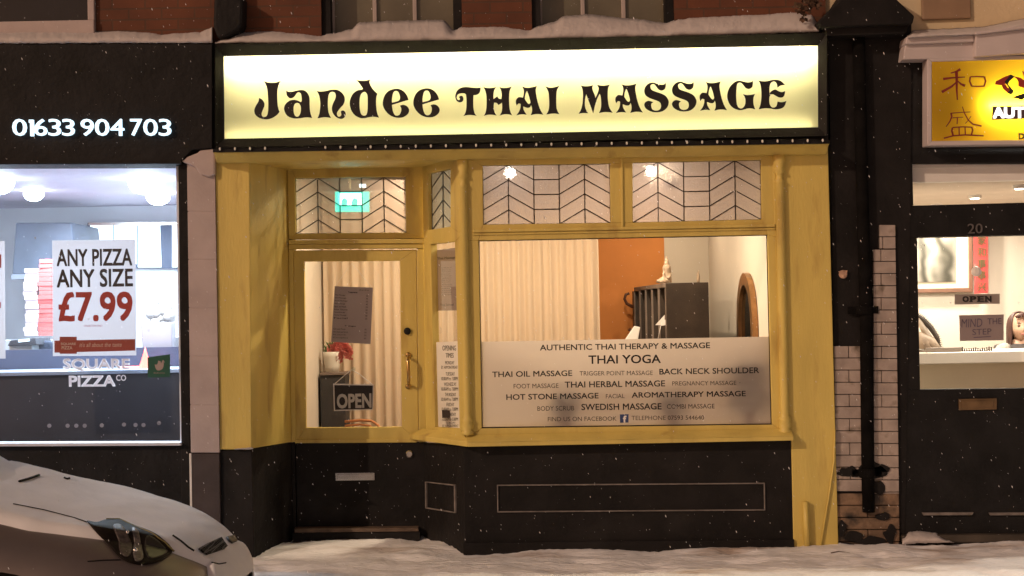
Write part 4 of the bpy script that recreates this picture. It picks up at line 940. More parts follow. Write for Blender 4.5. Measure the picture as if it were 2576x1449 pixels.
# pizza boxes
bx_ = mat('pizza_box', (.60, .09, .08), .7, .15, 6); bxw = mat('pizza_box_pale', (.62, .50, .52), .7, .1, 6)
zc0 = W(100, 845, 2.2).z
for st_, (px0, px1, n_, mt_, lab) in enumerate([(118, 168, 17, bx_, 'flat red pizza box in the tall stack at the left of the counter'), (82, 116, 15, bxw, 'flat pale pizza box in the stack left of the red ones')]):
    x0 = W(px0 - 18, 800, 2.2).x; x1 = W(px1 - 18, 800, 2.2).x
    base_ = None
    for i in range(n_):
        if base_ is None:
            b = MB(); b.box((-(x1 - x0) / 2, -.17, .001), ((x1 - x0) / 2, .17, .036)); base_ = b.build('pizza_box', mt_, None, bevel=.003); o = base_
        else: o = base_.copy(); C.objects.link(o)
        o.location = ((x0 + x1) / 2 + random.uniform(-.008, .008), 2.35 + random.uniform(-.01, .01), zc0 + i * .0375); o.rotation_euler.z = random.uniform(-.05, .05)
        tag(o, lab, 'pizza box', 'red pizza boxes' if st_ == 0 else 'pale pizza boxes')
# counter
ctz = W(200, 932, .85).z
co = thing('counter', 'long dark grey counter with a shiny pale top edge across the pizza shop', 'counter', (-3.6, 1.2, .12))
DKC = mat('dark_counter', (.030, .032, .042), .45, .2, 3)
b = MB(); b.box((XLL, .86, .12), (wr - .01, .90, ctz - .03)); b.build('front_panel', DKC, co)
b = MB(); b.box((XLL, .82, ctz - .03), (wr - .01, 1.35, ctz)); b.build('worktop', mat('blue_grey_top', (.28, .34, .45), .3, .1, 3), co, bevel=.006)
b = MB(); b.box((XLL, 1.36, .12), (wr - .01, 1.40, ctz + .15)); b.build('back_panel', mat('navy_panel', (.05, .06, .10), .4, .2, 3), co)
b = MB(); b.box((XLL, 1.9, .12), (wr - .01, 2.6, zc0 - .03)); b.build('rear_shelf', mat('rear_worktop', (.5, .52, .56), .4, .1, 3), co)
tl_ = thing('till', 'pale till with a dark slanted lid at the left of the pizza counter', 'till', W(52, 906, 1.5))
b = MB(); b.pp([(22, 868), (82, 866), (82, 906), (20, 906)], 1.5, .3); b.build('body', mat('pale_till', (.5, .56, .58), .5, .1, 4), tl_, bevel=.008)
b = MB(); b.pp([(26, 856), (88, 850), (92, 868), (18, 870)], 1.46, .36); b.build('lid', DKC, tl_, bevel=.006)
b = MB(); b.pp([(46, 855), (74, 852), (74, 858), (46, 861)], 1.455, .004); b.build('display', emit('till_display', (.7, .9, 1), 1.5), tl_)
dm = thing('dark_chair', 'dark blue chair back behind the pizza counter beside the poster', 'chair', W(105, 930, 1.7))
b = MB(); b.pp([(85, 905), (90, 868), (104, 856), (128, 858), (136, 880), (136, 935), (84, 935)], 1.65, .06); b.build('backrest', mat('navy_fabric', (.02, .03, .06), .8, .2, 8), dm, bevel=.02)
b = MB(); b.lathe(W(110, 990, 1.68), [(.03, -.5), (.03, .2)], 10); b.build('post', CHROME, dm)
gm = thing('order_screen', 'grey boxy order screen with a maroon base at the right of the pizza counter', 'screen', W(395, 920, 1.5))
b = MB(); b.pp([(353, 814), (433, 810), (433, 878), (358, 880)], 1.45, .12); b.build('screen_back', mat('grey_plastic', (.30, .27, .30), .5, .1, 4), gm, bevel=.01)
b = MB(); b.pp([(366, 880), (430, 878), (436, 932), (360, 932)], 1.47, .1); b.build('base', mat('maroon_plastic', (.16, .06, .08), .5, .1, 4), gm, bevel=.008)
bg_ = MB(); rn = random.Random(9); cc = W(412, 785, 1.75)
for i in range(26): bg_.ball(cc + Vector((rn.uniform(-.09, .09), rn.uniform(-.05, .05), rn.uniform(-.10, .09))), rn.uniform(.03, .055), 8, 6)
bg_.tube([cc + Vector((0, 0, -.1)), (cc.x, cc.y, ctz)], .03, 8)
o = bg_.build('dried_bouquet', mat('pale_dried_flower', (.42, .38, .35), .9, .3, 20), None, smooth=True); tag(o, 'pale fuzzy dried bouquet standing behind the grey order screen', 'bouquet')
fl_ = thing('red_lamp', 'small glowing red lamp on the pizza counter beside the green sticker', 'lamp', W(362, 932, 1.1))
b = MB(); b.lathe(W(366, 934, 1.1), [(.065, 0), (.05, .03), (.03, .08), (.012, .14), (.002, .18)], 14); b.build('lit_cone', emit('red_glow', (1, .10, .07), 5), fl_, smooth=True)
b = MB(); b.box((W(300, 930, 1.1).x, 1.06, ctz), (W(352, 930, 1.1).x, 1.12, ctz + .015)); b.build('lit_strip', emit('pink_glow', (1, .22, .18), 4.0), fl_)

# ================================================================== dark pier with glazed brick between the two right shops
pr = thing('brick_pier', 'dark pier with a pointed cap and patches of white glazed brick beside the yellow pilaster', 'pier', W(2185, 1385, 0))
b = MB(); b.pp([(2084, 66), (2293, 60), (2290, 560), (2276, 1400), (2108, 1400)], PL(.045), .25); b.build('pier_wall', BLK, pr)
b = MB(); b.pp([(2150, -60), (2112, 0), (2058, 54), (2064, 68), (2296, 60), (2301, 40), (2258, 0), (2222, -60)], PL(-.16), .3); b.build('pointed_cap', BLK, pr, bevel=.01)
b = MB(); b.pp([(2072, 68), (2285, 62), (2280, 84), (2080, 90)], PL(-.10), .2); b.build('moulding', BLK, pr, bevel=.008)
pr_l = MB(); rn = random.Random(2)
def bricks(mb, x_l, x_r, y0, y1, Y, split_l, first):
    """courses of stretchers alternating with split courses"""
    y = y0; i = first; ht = 30.55
    while y < y1 - 4:
        yb = min(y + ht, y1); f = (lambda p, q: p[0] + (p[1] - p[0]) * (q - 400) / 1000)
        l, r = f(x_l, y), f(x_r, y); l2, r2 = f(x_l, yb), f(x_r, yb); j = .9
        if i % 2: mb.pp([(l, y + j), (r, y + j), (r2, yb - j), (l2, yb - j)], PL(Y + rn.uniform(-.002, .002)), .05)
        else:
            m = l + (r - l) * split_l; m2 = l2 + (r2 - l2) * split_l
            mb.pp([(l, y + j), (m - j, y + j), (m2 - j, yb - j), (l2, yb - j)], PL(Y + rn.uniform(-.002, .002)), .05)
            mb.pp([(m + j, y + j), (r, y + j), (r2, yb - j), (m2 + j, yb - j)], PL(Y + rn.uniform(-.002, .002)), .05)
        y = yb; i += 1
bricks(pr_l, (2197, 2199), (2250, 2264), 627, 1243, .022, .34, 0)
bricks(pr_l, (2213, 2215), (2250, 2264), 565, 626, .022, .2, 1)
bricks(pr_l, (2092, 2106), (2158, 2170), 870, 1240, .022, .56, 0)
pr_l.build('white_glazed_bricks', WHTBR, pr, bevel=.003)
b = MB(); bricks(b, (2092, 2106), (2250, 2264), 1241, 1375, .024, .5, 1); b.build('dirty_bricks', DIRTBR, pr, bevel=.006)
for cx, cy, rx, ry in ((2135, 1188, 26, 15), (2196, 1186, 34, 30), (2222, 1180, 26, 12), (2206, 1225, 20, 22), (2120, 1330, 14, 20), (2150, 1352, 30, 16), (2195, 1362, 40, 14), (2240, 1345, 18, 22), (2222, 1300, 16, 12), (2128, 1378, 22, 14)):
    lp = smooth_loop([(cx + rx * rn.uniform(.6, 1.2) * math.cos(a_), cy + ry * rn.uniform(.55, 1.25) * math.sin(a_)) for a_ in [k_ * 2 * math.pi / 11 for k_ in range(11)]], 3)
    b = MB(); b.pp([(q.x, q.y) for q in lp], PL(.012), .03); b.build('peeling_tar', BLK, pr, bevel=.004)
b = MB(); b.ball(W(2121, 690, .03), (.03, .02, .03), 8, 6); b.pp([(2110, 682), (2132, 680), (2130, 690), (2122, 700)], PL(.02), .02); b.build('exposed_chip', mat('bare_mortar', (.45, .28, .2), .9, .3, 30), pr)
MATTE = mat('matt_black_pipe', (.006, .0055, .0055), .95, .4, 10, .2, 40, spec=.08)
dp = thing('drainpipe', 'black painted drainpipe running down the pier between white glazed bricks', 'drainpipe', W(2190, 1290, -.05))
b = MB(); b.tube([W(2160, 90, .012), W(2167, 400, .012), W(2180, 860, .012), W(2185, 1288, .012)], .042, 16); b.build('pipe', MATTE, dp, smooth=True)
for yy in (780, 1190):
    b = MB(); xx = 2158 + (yy - 66) * .0205; p_ = W(xx, yy, .012); b.lathe(p_, [(.050, -.03), (.055, -.02), (.055, .02), (.050, .03)], 18); b.box((p_.x - .10, .012, p_.z - .025), (p_.x + .10, .04, p_.z + .025)); b.build('pipe_bracket', MATTE, dp)
# small weed growing from the ledge
wd = thing('weed', 'scraggy dark weed growing out of the snowy ledge beside the pointed cap', 'weed', W(2035, 38, -.02))
b = MB(); rn = random.Random(6); stem_m = mat('dead_stem', (.06, .03, .015), .8, .4, 20); tips = []
for tx_, ty_ in ((2005, 20), (2018, 44), (2028, 5), (2052, 8), (2062, -12), (2040, -30)):
    m0 = W(2036, 28, -.02); e0 = W(tx_, ty_, -.02 - rn.uniform(0, .15)); mid = m0.lerp(e0, .5) + Vector((rn.uniform(-.02, .02), -.03, .02)); b.tube([m0, mid, e0], [.006, .004, .002], 5); tips += [mid, e0, m0.lerp(e0, .75)]
b.build('stem', stem_m, wd)
b = MB()
for p_ in tips:
    for i in range(6):
        d = Vector((rn.gauss(0, 1), rn.gauss(0, 1), rn.gauss(0, 1))).normalized(); s1 = d.cross(Vector((.2, 1, .3))).normalized() * .012; q_ = p_ + d * .012
        b.add([q_, q_ + d * .018 + s1, q_ + d * .036, q_ + d * .018 - s1], [[0, 1, 2, 3]])
b.build('leaf', stem_m, wd, recalc=False)
# hopper and downpipe between left brick walls
hp = thing('rainwater_hopper', 'black rainwater hopper and pipe on the brick wall above the pink pilaster', 'downpipe', W(573, 95, .02))
b = MB(); b.tube([W(573, 20, .02), W(571, -400, .02)], .06, 14); b.build('pipe', BLKM, hp, smooth=True)
b = MB(); b.pp([(538, -10), (612, -12), (610, 62), (598, 78), (572, 92), (548, 98), (536, 66)], PL(-.06), .16); b.build('hopper', BLKM, hp, bevel=.02)

# ================================================================== Chinese takeaway on the right
tk = thing('takeaway_shop', 'black fronted takeaway with a lit door window and amber sign at the right edge', 'shop', (4.0, .3, 0))
XRR = 7.5
XT = W(2290, 500, .05).x
CREAMR = mat('cream_render', (.62, .50, .32), .8, .1, 2, .2, 30)
b = MB(); b.box((XR + .002, UB + .03, 3.30), (XRR, .45, 6.6)); b.build('upper_wall', CREAMR, tk)
b = MB(); b.pp([(2318, -40), (2442, -44), (2444, 46), (2320, 50)], PL(.10), .028); wo = b.build('window', mat('buff_board', (.28, .18, .11), .7, .2, 4), tk, bevel=.01)
b = MB(); b.pp([(2288, 90), (3300, 60), (3300, 410), (2292, 411)], PL(.06), .22)
b.build('fascia', BLKM, tk)
b = MB()
b.pp([(2292, 411), (3300, 385), (3300, 393), (2295, 404.5)], PL(.045), .1) if False else None
b.pp([(2270, 405), (2295, 405), (2298, 517), (2270, 517)], PL(.05), .14); b.pp([(2270, 518), (3300, 490), (3300, 575), (2270, 598)], PL(.05), .14)
b.pp([(2262, 599), (2307, 597), (2315, 980), (2270, 980)], PL(.05), .14)
b.build('door_surround', BLKM, tk, bevel=.003)
b = MB(); b.pp([(2271, 980.5), (3300, 967), (3300, 1330), (2274, 1347)], PL(.05), .06); dr = b.build('door', BLKM, tk, bevel=.003)
b = MB(); b.sheet([(2307, 597.5), (3300, 577), (3300, 966), (2315, 980)], PL(.10)); b.build('pane', GLASS, dr)
b = MB(); b.sheet([(2295, 405), (3300, 379), (3300, 489), (2298, 517)], PL(.10)); b.build('transom_pane', GLASS, tk)
b = MB(); b.pp([(2412, 1004), (2508, 1002), (2508, 1030), (2413, 1032)], PL(.036), .014); b.pp([(2420, 1009), (2500, 1007), (2500, 1025), (2421, 1027)], PL(.030), .006); b.build('letterbox', mat('dull_brass', (.16, .10, .05), .5, .3, 10, metal=.5), dr, bevel=.003)
for x0, x1 in ((2320, 2450), (2488, 2620)):
    b = MB(); b.pp([(x0, 1290), (x1, 1289), (x1 - 4, 1296), (x0 + 4, 1297)], PL(.03), .02); b.build('panel_moulding', LINE, dr, bevel=.003)
NUM = mat('worn_grey_number', (.10, .09, .09), .7, .2, 10)
text('20', (2434, 563, 2471, 588, -1), PL(.044), NUM, 'number', tk, bold=0, th=.006)
b = MB(); b.pp([(2270, 1347), (3300, 1335), (3300, 1362), (2270, 1366)], PL(-.0), .3); b.build('threshold', mat('wet_step', (.05, .04, .03), .5, .4, 6), tk, bevel=.01)
b = MB(); b.pp([(2262, 1366), (3300, 1362), (3300, 1400), (2262, 1400)], PL(.01), .3); b.build('step', BLKM, tk)
# white gutter boards over the amber sign
GUT = mat('white_gutter', (.50, .44, .44), .5, .1, 3)
b = MB(); b.pp([(2277, 112), (2451, 106), (2453, 145), (2272, 150)], PL(-.08), .14); b.pp([(2281, 92), (2450, 86), (2451, 105), (2278, 111)], PL(-.11), .17); b.build('gutter_board', GUT, tk, bevel=.006)
b = MB(); b.pp([(2454, 88), (2800, 45), (2800, 118), (2454, 143)], PL(-.13), .19); b.pp([(2454, 80), (2800, 35), (2800, 44), (2454, 87)], PL(-.16), .2); b.build('gutter_board', GUT, tk, bevel=.006)
# lit room
RXL = W(2296, 700, .12).x
b = MB(); b.box((RXL - .05, .2, -.2), (RXL - .0, 2.65, 2.46)); b.box((RXL - .05, 2.65, -.2), (XRR, 2.70, 2.46)); b.box((XRR - .05, .2, -.2), (XRR, 2.65, 2.46)); b.build('room_wall', WARMW, tk)
b = MB(); b.box((RXL - .05, .22, 2.46), (XRR, 2.70, 2.50)); b.build('ceiling', mat('beige_ceiling', (.55, .46, .38), .8, .05, 3), tk)
b = MB(); b.box((RXL - .05, .145, 2.46), (XRR, .219, 2.9)); b.build('bulkhead', WHITE, tk); b = MB(); b.box((RXL - .05, .128, 2.56), (XRR, .1449, 2.585)); b.build('bulkhead_moulding', WHITE, tk)
b = MB(); b.box((RXL - .05, .12, -.2), (XRR, 2.65, .15)); b.build('room_floor', mat('pale_tiles', (.66, .60, .52), .5, .06, 4), tk)
for px, Y in ((2565, .55), (2452, 1.39), (2355, 2.3)):
    x = W(px, 480, Y).x; downlight(x, Y, 2.46, (1, .89, .73), 34, 'small round downlight in the takeaway ceiling seen through the transom', 'takeaway downlights', r=.035, k=18)
downlight(5.3, 1.4, 2.46, (1, .89, .73), 34, 'small round downlight in the takeaway ceiling seen through the transom', 'takeaway downlights', r=.035, k=18)
# amber sign
am = thing('amber_sign', 'amber yellow backlit takeaway sign with dark red Chinese characters', 'sign', W(2450, 365, -.05))
AF = trans_mat('amber_face', (.62, .36, .015), (.95, .55, .016), .78, 0, .03)
aq = [(2344, 155), (3000, 138), (3000, 348), (2344, 355)]; ao = [(2333, 146), (3012, 128), (3012, 358), (2333, 366)]
b = MB(); b.sheet(aq, PL(-.07)); b.build('sign_face', AF, am)
b = MB(); b.frame(ao, aq, PL(-.078), .12); b.build('frame', GUT, am, bevel=.004)
b = MB(); b.pp(aq, PL(.04), .01); b.build('light_box', WBOX, am)
b = MB(); b.tube([W(2482, 268, -.035), W(2990, 256, -.035)], .020, 12); b.build('lamp_tube', emit('amber_tube', (1, .95, .85), 85), am, smooth=True)
DRED = mat('dark_red_brush', (.24, .016, .008), .6, .2, 8)
def AQ(x, y): return ((3420 + x / 4.026) / 1.4907, (200 + y / 4.026) / 1.4907)
def stroke(mb, pts, r0, r1, pl):
    P_ = [Vector(AQ(*p)) for p in pts]; n = len(P_); L_ = []; R_ = []
    for i, p in enumerate(P_):
        d = (P_[min(i + 1, n - 1)] - P_[max(i - 1, 0)]).normalized(); nn = Vector((-d.y, d.x)) * (r0 + (r1 - r0) * i / (n - 1)) / 4.026 / 1.4907 / 2; L_.append(p + nn); R_.append(p - nn)
    lp = L_ + R_[::-1]; loops_mesh([[(q[0], q[1]) for q in lp]], pl, .002, mb)
AP = PL(-.0712); b = MB()
for pts, a0, a1 in [([(730, 240), (670, 275), (585, 298)], 40, 16), ([(670, 270), (675, 420), (675, 560), (685, 705)], 46, 18), ([(470, 388), (600, 370), (800, 358)], 40, 14), ([(665, 440), (600, 500), (450, 585)], 22, 42), ([(690, 420), (740, 465), (800, 490)], 18, 40),
    ([(880, 355), (870, 420), (900, 495)], 26, 24), ([(880, 355), (980, 350), (1090, 355)], 20, 24), ([(1090, 350), (1110, 420), (1085, 500)], 28, 24), ([(895, 495), (980, 500), (1090, 495)], 20, 22),
    ([(590, 900), (600, 960), (570, 1030), (515, 1108)], 28, 14), ([(585, 905), (740, 892), (880, 885)], 16, 12), ([(605, 975), (690, 968), (770, 965)], 14, 10), ([(685, 975), (680, 1070)], 18, 14), ([(760, 805), (790, 900), (850, 1010), (920, 1070), (1050, 1098)], 12, 26), ([(890, 950), (850, 1010), (805, 1060)], 10, 12),
    ([(610, 1125), (600, 1170), (620, 1240)], 24, 28), ([(610, 1120), (760, 1110), (900, 1115)], 18, 20), ([(900, 1110), (915, 1160), (895, 1235)], 26, 24), ([(710, 1120), (712, 1230)], 18, 18), ([(800, 1115), (805, 1230)], 18, 18), ([(480, 1282), (620, 1245), (800, 1232), (1080, 1245)], 22, 22)]:
    stroke(b, pts, a0, a1, AP)
b.build('chinese_character', DRED, am, recalc=False)
EMB = mat('emblem_red', (.30, .02, .015), .6, .1, 5)
b = MB(); loops_mesh([[AQ(*p) for p in [(1255, 470), (1265, 420), (1390, 360), (1490, 320), (1440, 380), (1400, 440), (1440, 520), (1540, 570), (1490, 620), (1440, 600), (1370, 530), (1355, 480)]], [AQ(*p) for p in [(1540, 350), (1640, 370), (1720, 430), (1700, 530), (1640, 510), (1600, 490), (1610, 430), (1580, 385)]], [AQ(*p) for p in [(1660, 265), (1760, 300), (1760, 380), (1690, 360)]]], AP, .002, b); b.build('emblem', EMB, am, recalc=False)
b = MB(); loops_mesh([[AQ(*p) for p in [(1440, 380), (1490, 320), (1550, 350), (1470, 420), (1450, 470), (1540, 570), (1500, 625), (1440, 600), (1480, 550), (1395, 430)]], [AQ(*p) for p in [(1500, 668), (1580, 640), (1760, 580), (1760, 640), (1650, 710), (1590, 680)]]], PL(-.0733), .001, b); b.build('emblem_shadow', BLACKINK, am, recalc=False)
b = MB(); b.pp([AQ(1213, 802), AQ(1760, 785), AQ(1760, 985), AQ(1207, 1003)], PL(-.0722), .001); b.build('name_panel', mat('plum_panel', (.06, .03, .035), .6, .1, 5), am)
LW = emit('lit_white_letter', (1, 1, .98), 1.4)
tb = MB(); xA = AQ(1218, 810); xB = AQ(1700, 985); text('AUT', (xA[0], xA[1], xB[0], xB[1], -.8), PL(-.0735), None, mb=tb, bold=.05, th=.001); tb.build('lettering', LW, am, recalc=False)
xA = AQ(1608, 1205); xB = AQ(1700, 1300); tb = MB(); text('D', (xA[0], xA[1], xB[0], xB[1]), AP, None, mb=tb, bold=.06, th=.001); tb.build('lettering', BLACKINK, am, recalc=False)
# things in the takeaway
pc = thing('framed_picture', 'framed grey green landscape picture on the takeaway back wall', 'picture', W(2370, 735, 2.6))
m, N, L, bs = node_mat('misty_painting'); tcn = N.new('ShaderNodeTexCoord'); wv = N.new('ShaderNodeTexWave'); wv.inputs['Scale'].default_value = 2.2; wv.inputs['Distortion'].default_value = 14; wv.inputs['Detail'].default_value = 3; wv.inputs['Detail Scale'].default_value = .8
cr_ = N.new('ShaderNodeValToRGB'); cr_.color_ramp.elements[0].color = (.035, .032, .022, 1); cr_.color_ramp.elements[1].color = (.24, .22, .18, 1); L.new(tcn.outputs['Object'], wv.inputs[0]); L.new(wv.outputs[0], cr_.inputs[0]); L.new(cr_.outputs[0], bs.inputs['Base Color'])
b = MB(); b.pp([(2200, 540), (2403, 536), (2404, 708), (2200, 712)], 2.595, .004); b.build('painting', m, pc)
b = MB(); b.pp([(2190, 520), (2436, 516), (2438, 724), (2190, 728)], 2.605, .008); b.build('mount', mat('cream_mount', (.62, .55, .42), .8, .04, 4), pc)
b = MB(); b.frame([(2180, 508), (2446, 504), (2448, 735), (2180, 739)], [(2190, 518), (2436, 514), (2438, 724), (2190, 728)], 2.59, .04); b.build('frame', mat('brown_frame', (.16, .08, .05), .5, .2, 8), pc, bevel=.004)
bn = thing('red_banner', 'narrow red paper banner with dark Chinese characters beside the framed picture', 'banner', W(2467, 738, 2.55))
b = MB(); b.pp([(2449, 560), (2485, 559), (2486, 737), (2451, 739)], 2.56, .003); b.build('paper', mat('red_paper', (.45, .05, .045), .7, .25, 8, stain=(.65, .30, .25), stain_scale=7, stain_at=.62), bn)
tb = MB()
for i, c_ in enumerate('家和事事兴'): text(c_, (2459, 594 + i * 29, 2480, 616 + i * 29), PL(2.557), None, mb=tb, bold=.01, th=.001)
tb.build('chinese_character', mat('dark_olive_ink', (.10, .08, .03), .6, .2, 8), bn, recalc=False)
hk = thing('suction_hook', 'round white suction hook on the takeaway door glass over the red banner', 'hook', W(2456, 690, .09))
b = MB(); b.lathe(W(2456, 683, .098), [(.035, 0), (.033, .008), (.015, .016)], 20, 'Y'); b.build('disc', WHITE, hk); b = MB(); b.tube([W(2455, 690, .09), W(2448, 735, .09), W(2450, 742, .09)], .002, 5); b.build('string', PAPER, hk)
og = thing('open_sign', 'grey plate with black serif OPEN on the takeaway door glass', 'sign', W(2458, 765, .09))
b = MB(); b.pp([(2402, 741), (2515, 739), (2515, 764), (2402, 766)], PL(.085), .004); b.build('plate', mat('grey_plate', (.26, .22, .20), .6, .05, 5), og)
tb = MB()
for i, c_ in enumerate('OPEN'): text(c_, (2421 + i * 19, 745 - i * .2, 2437 + i * 19, 760 - i * .2), PL(.0835), None, mb=tb, bold=.05, th=.001)
for i in range(4):
    if i: b_x = 2421 + i * 19; tb.pp([(b_x - 1.5, 757.8 - i * .2), (b_x + 7, 757.8 - i * .2), (b_x + 7, 760 - i * .2), (b_x - 1.5, 760 - i * .2)], PL(.083), .001); tb.pp([(b_x - 1.5, 745 - i * .2), (b_x + 5, 745 - i * .2), (b_x + 5, 747 - i * .2), (b_x - 1.5, 747 - i * .2)], PL(.083), .001)
tb.build('lettering', BLACKINK, og, recalc=False)
mn = thing('handwritten_notice', 'faint handwritten MIND THE STEP card on the takeaway door glass', 'notice', W(2470, 858, .09))
b = MB(); b.pp([(2413, 793), (2525, 791), (2525, 856), (2415, 858)], PL(.085), .002); b.build('card', mat('mauve_notice', (.26, .21, .21), .7, .05, 4), mn)
tb = MB(); MI = mat('faded_ink', (.10, .08, .12), .7, .2, 20)
text('MIND', (2418, 803, 2471, 824, -2), PL(.0835), None, mb=tb, th=.0005, shear=.1); text('THE', (2484, 801, 2519, 816, -1), PL(.0835), None, mb=tb, th=.0005); text('STEP', (2446, 828, 2494, 843, -2), PL(.0835), None, mb=tb, th=.0005); tb.pp([(2449, 848), (2493, 845.5), (2493, 847.5), (2449, 850)], PL(.084), .0006)
tb.build('lettering', MI, mn, recalc=False)
cz = W(2450, 885, .9).z
cn = thing('takeaway_counter', 'cream counter with a thick white top inside the takeaway', 'counter', (4.5, 1.2, .15))
b = MB(); b.box((RXL + .005, .88, cz - .085), (XRR - .06, 1.5, cz)); b.build('worktop', mat('white_top', (.66, .60, .52), .4, .04, 4), cn, bevel=.006)
b = MB(); b.box((RXL + .005, 1.0, .15), (XRR - .06, 1.06, cz - .086)); b.build('front_panel', mat('cream_panel', (.74, .64, .48), .6, .04, 3), cn)
ty = thing('tray', 'flat grey tray at the left end of the takeaway counter', 'tray', W(2356, 884, 1.1))
b = MB(); a0 = W(2313, 880, 1.1).x; a1 = W(2403, 880, 1.1).x; b.box((a0, .95, cz + .001), (a1, 1.3, cz + .012)); b.frame([(2312, 872), (2405, 871), (2405, 884), (2313, 885)], [(2318, 874), (2398, 873), (2398, 876), (2318, 877)], 1.0, .02) if False else b.box((a0, .94, cz + .001), (a1, .955, cz + .035)); b.build('tray', mat('grey_tray', (.22, .18, .15), .5, .1, 5), ty, bevel=.004)
orn = thing('carved_ornament', 'pale carved ornament with a dark curved fringed crest on the takeaway tray', 'ornament', W(2335, 880, 1.1))
b = MB(); b.tube([W(2318, 878, 1.15), W(2322, 850, 1.15), W(2338, 862, 1.15), W(2362, 884, 1.12)], [.10, .07, .055, .03], 12); b.build('carved_body', ST, orn, smooth=True)
b = MB(); cpts = [W(2300, 788, 1.15), W(2322, 803, 1.15), W(2342, 825, 1.15), W(2358, 850, 1.14), W(2366, 882, 1.13)]
b.tube(cpts, [.010, .018, .022, .018, .008], 8)
for i in range(26):
    k_ = i / 25 * 3.99; a = int(k_); p_ = cpts[a].lerp(cpts[a + 1], k_ - a); t_ = (cpts[a + 1] - cpts[a]).normalized(); n_v = Vector((-t_.z, 0, t_.x)); n_v = n_v if n_v.x > 0 else -n_v; b.tube([p_, p_ + n_v * .03 + t_ * .012], [.006, .001], 5)
b.build('crest', mat('dark_feather', (.06, .045, .035), .7, .3, 10), orn)
b = MB(); b.tube([W(2308, 800, 1.16), W(2325, 830, 1.16), W(2345, 862, 1.16), W(2358, 882, 1.15)], [.02, .026, .022, .012], 10); b.build('plume', mat('pale_feather', (.5, .42, .34), .7, .1, 10), orn, smooth=True)
TRK = mat('dark_bead', (.05, .03, .02), .5, .3, 10); base_ = None
for i in range(16):
    px = 2410 + i * 5.6; p_ = W(px, 884, 1.0); p_.z = cz
    if base_ is None: m_ = MB(); m_.lathe((0, 0, 0), [(.006, 0), (.008, .01), (.004, .018), (.007, .026), (.003, .03)], 8); base_ = m_.build('small_figurine', TRK, None); o = base_
    else: o = base_.copy(); C.objects.link(o)
    o.location = p_; o.scale = (1, 1, random.uniform(.7, 1.2)); tag(o, 'tiny dark figurine in the row along the takeaway counter edge', 'figurine', 'row of tiny dark figurines')
# the person behind the counter
SKIN = mat('skin', (.48, .29, .20), .55, .06, 10); HAIR = mat('brown_hair', (.055, .020, .014), .5, .3, 30); TOP = mat('dark_grey_jumper', (.075, .065, .062), .9, .15, 40, .3, 90); SCARF = mat('pale_grey_sleeve', (.34, .30, .26), .9, .15, 30, .3, 60)
PX = 4.045; PY = 1.75; ZH = 1.425
pe = thing('person', 'person with long brown hair and dark grey jumper standing behind the takeaway counter', 'person', (PX, PY, .15))
def skinmesh(name, V_, E_, rad, m_, parent, sub=2, root=0):
    me = bpy.data.meshes.new(name); me.from_pydata([tuple(v) for v in V_], E_, []); me.materials.append(m_)
    o = bpy.data.objects.new(name, me); C.objects.link(o); s1 = o.modifiers.new('Skin', 'SKIN'); s1.use_smooth_shade = True
    for i, sv in enumerate(me.skin_vertices[0].data): sv.radius = rad[i] if isinstance(rad[i], tuple) else (rad[i], rad[i]); sv.use_root = (i == root)
    s2 = o.modifiers.new('Subdivision', 'SUBSURF'); s2.levels = sub; s2.render_levels = sub
    attach(o, parent); return o
X, Y = PX, PY
V_ = [(X, Y, .80), (X, Y, .95), (X, Y, 1.10), (X, Y, 1.25), (X, Y, 1.295), (X, Y - .01, 1.34), (X - .155, Y, 1.245), (X - .20, Y, .98), (X - .17, Y - .14, .86), (X + .155, Y, 1.245), (X + .20, Y, .98), (X + .17, Y - .14, .86), (X - .09, Y, .72), (X - .09, Y, .42), (X - .09, Y + .02, .19), (X + .09, Y, .72), (X + .09, Y, .42), (X + .09, Y + .02, .19), (X - .09, Y - .12, .17), (X + .09, Y - .12, .17), (X - .10, Y - .20, .85), (X + .10, Y - .20, .85)]
E_ = [(0, 1), (1, 2), (2, 3), (3, 4), (4, 5), (3, 6), (6, 7), (7, 8), (3, 9), (9, 10), (10, 11), (0, 12), (12, 13), (13, 14), (0, 15), (15, 16), (16, 17), (14, 18), (17, 19), (8, 20), (11, 21)]
rad = [(.13, .10), (.12, .09), (.13, .10), (.09, .075), (.05, .05), (.045, .045), .055, .045, .035, .055, .045, .035, .085, .06, .045, .085, .06, .045, .03, .03, .026, .026]
skinmesh('body', V_, E_, rad, SKIN, pe)
jv = V_[:5] + V_[6:12]; je = [(0, 1), (1, 2), (2, 3), (3, 4), (3, 5), (5, 6), (6, 7), (3, 8), (8, 9), (9, 10)]
skinmesh('jumper', jv, je, [(.15, .12), (.14, .11), (.15, .12), (.105, .09), (.062, .062), .068, .058, .046, .068, .058, .046], TOP, pe)
tv = [V_[0], V_[12], V_[13], V_[14], V_[15], V_[16], V_[17]]
skinmesh('trousers', tv, [(0, 1), (1, 2), (2, 3), (0, 4), (4, 5), (5, 6)], [(.145, .115), .095, .07, .055, .095, .07, .055], BLACKINK, pe)
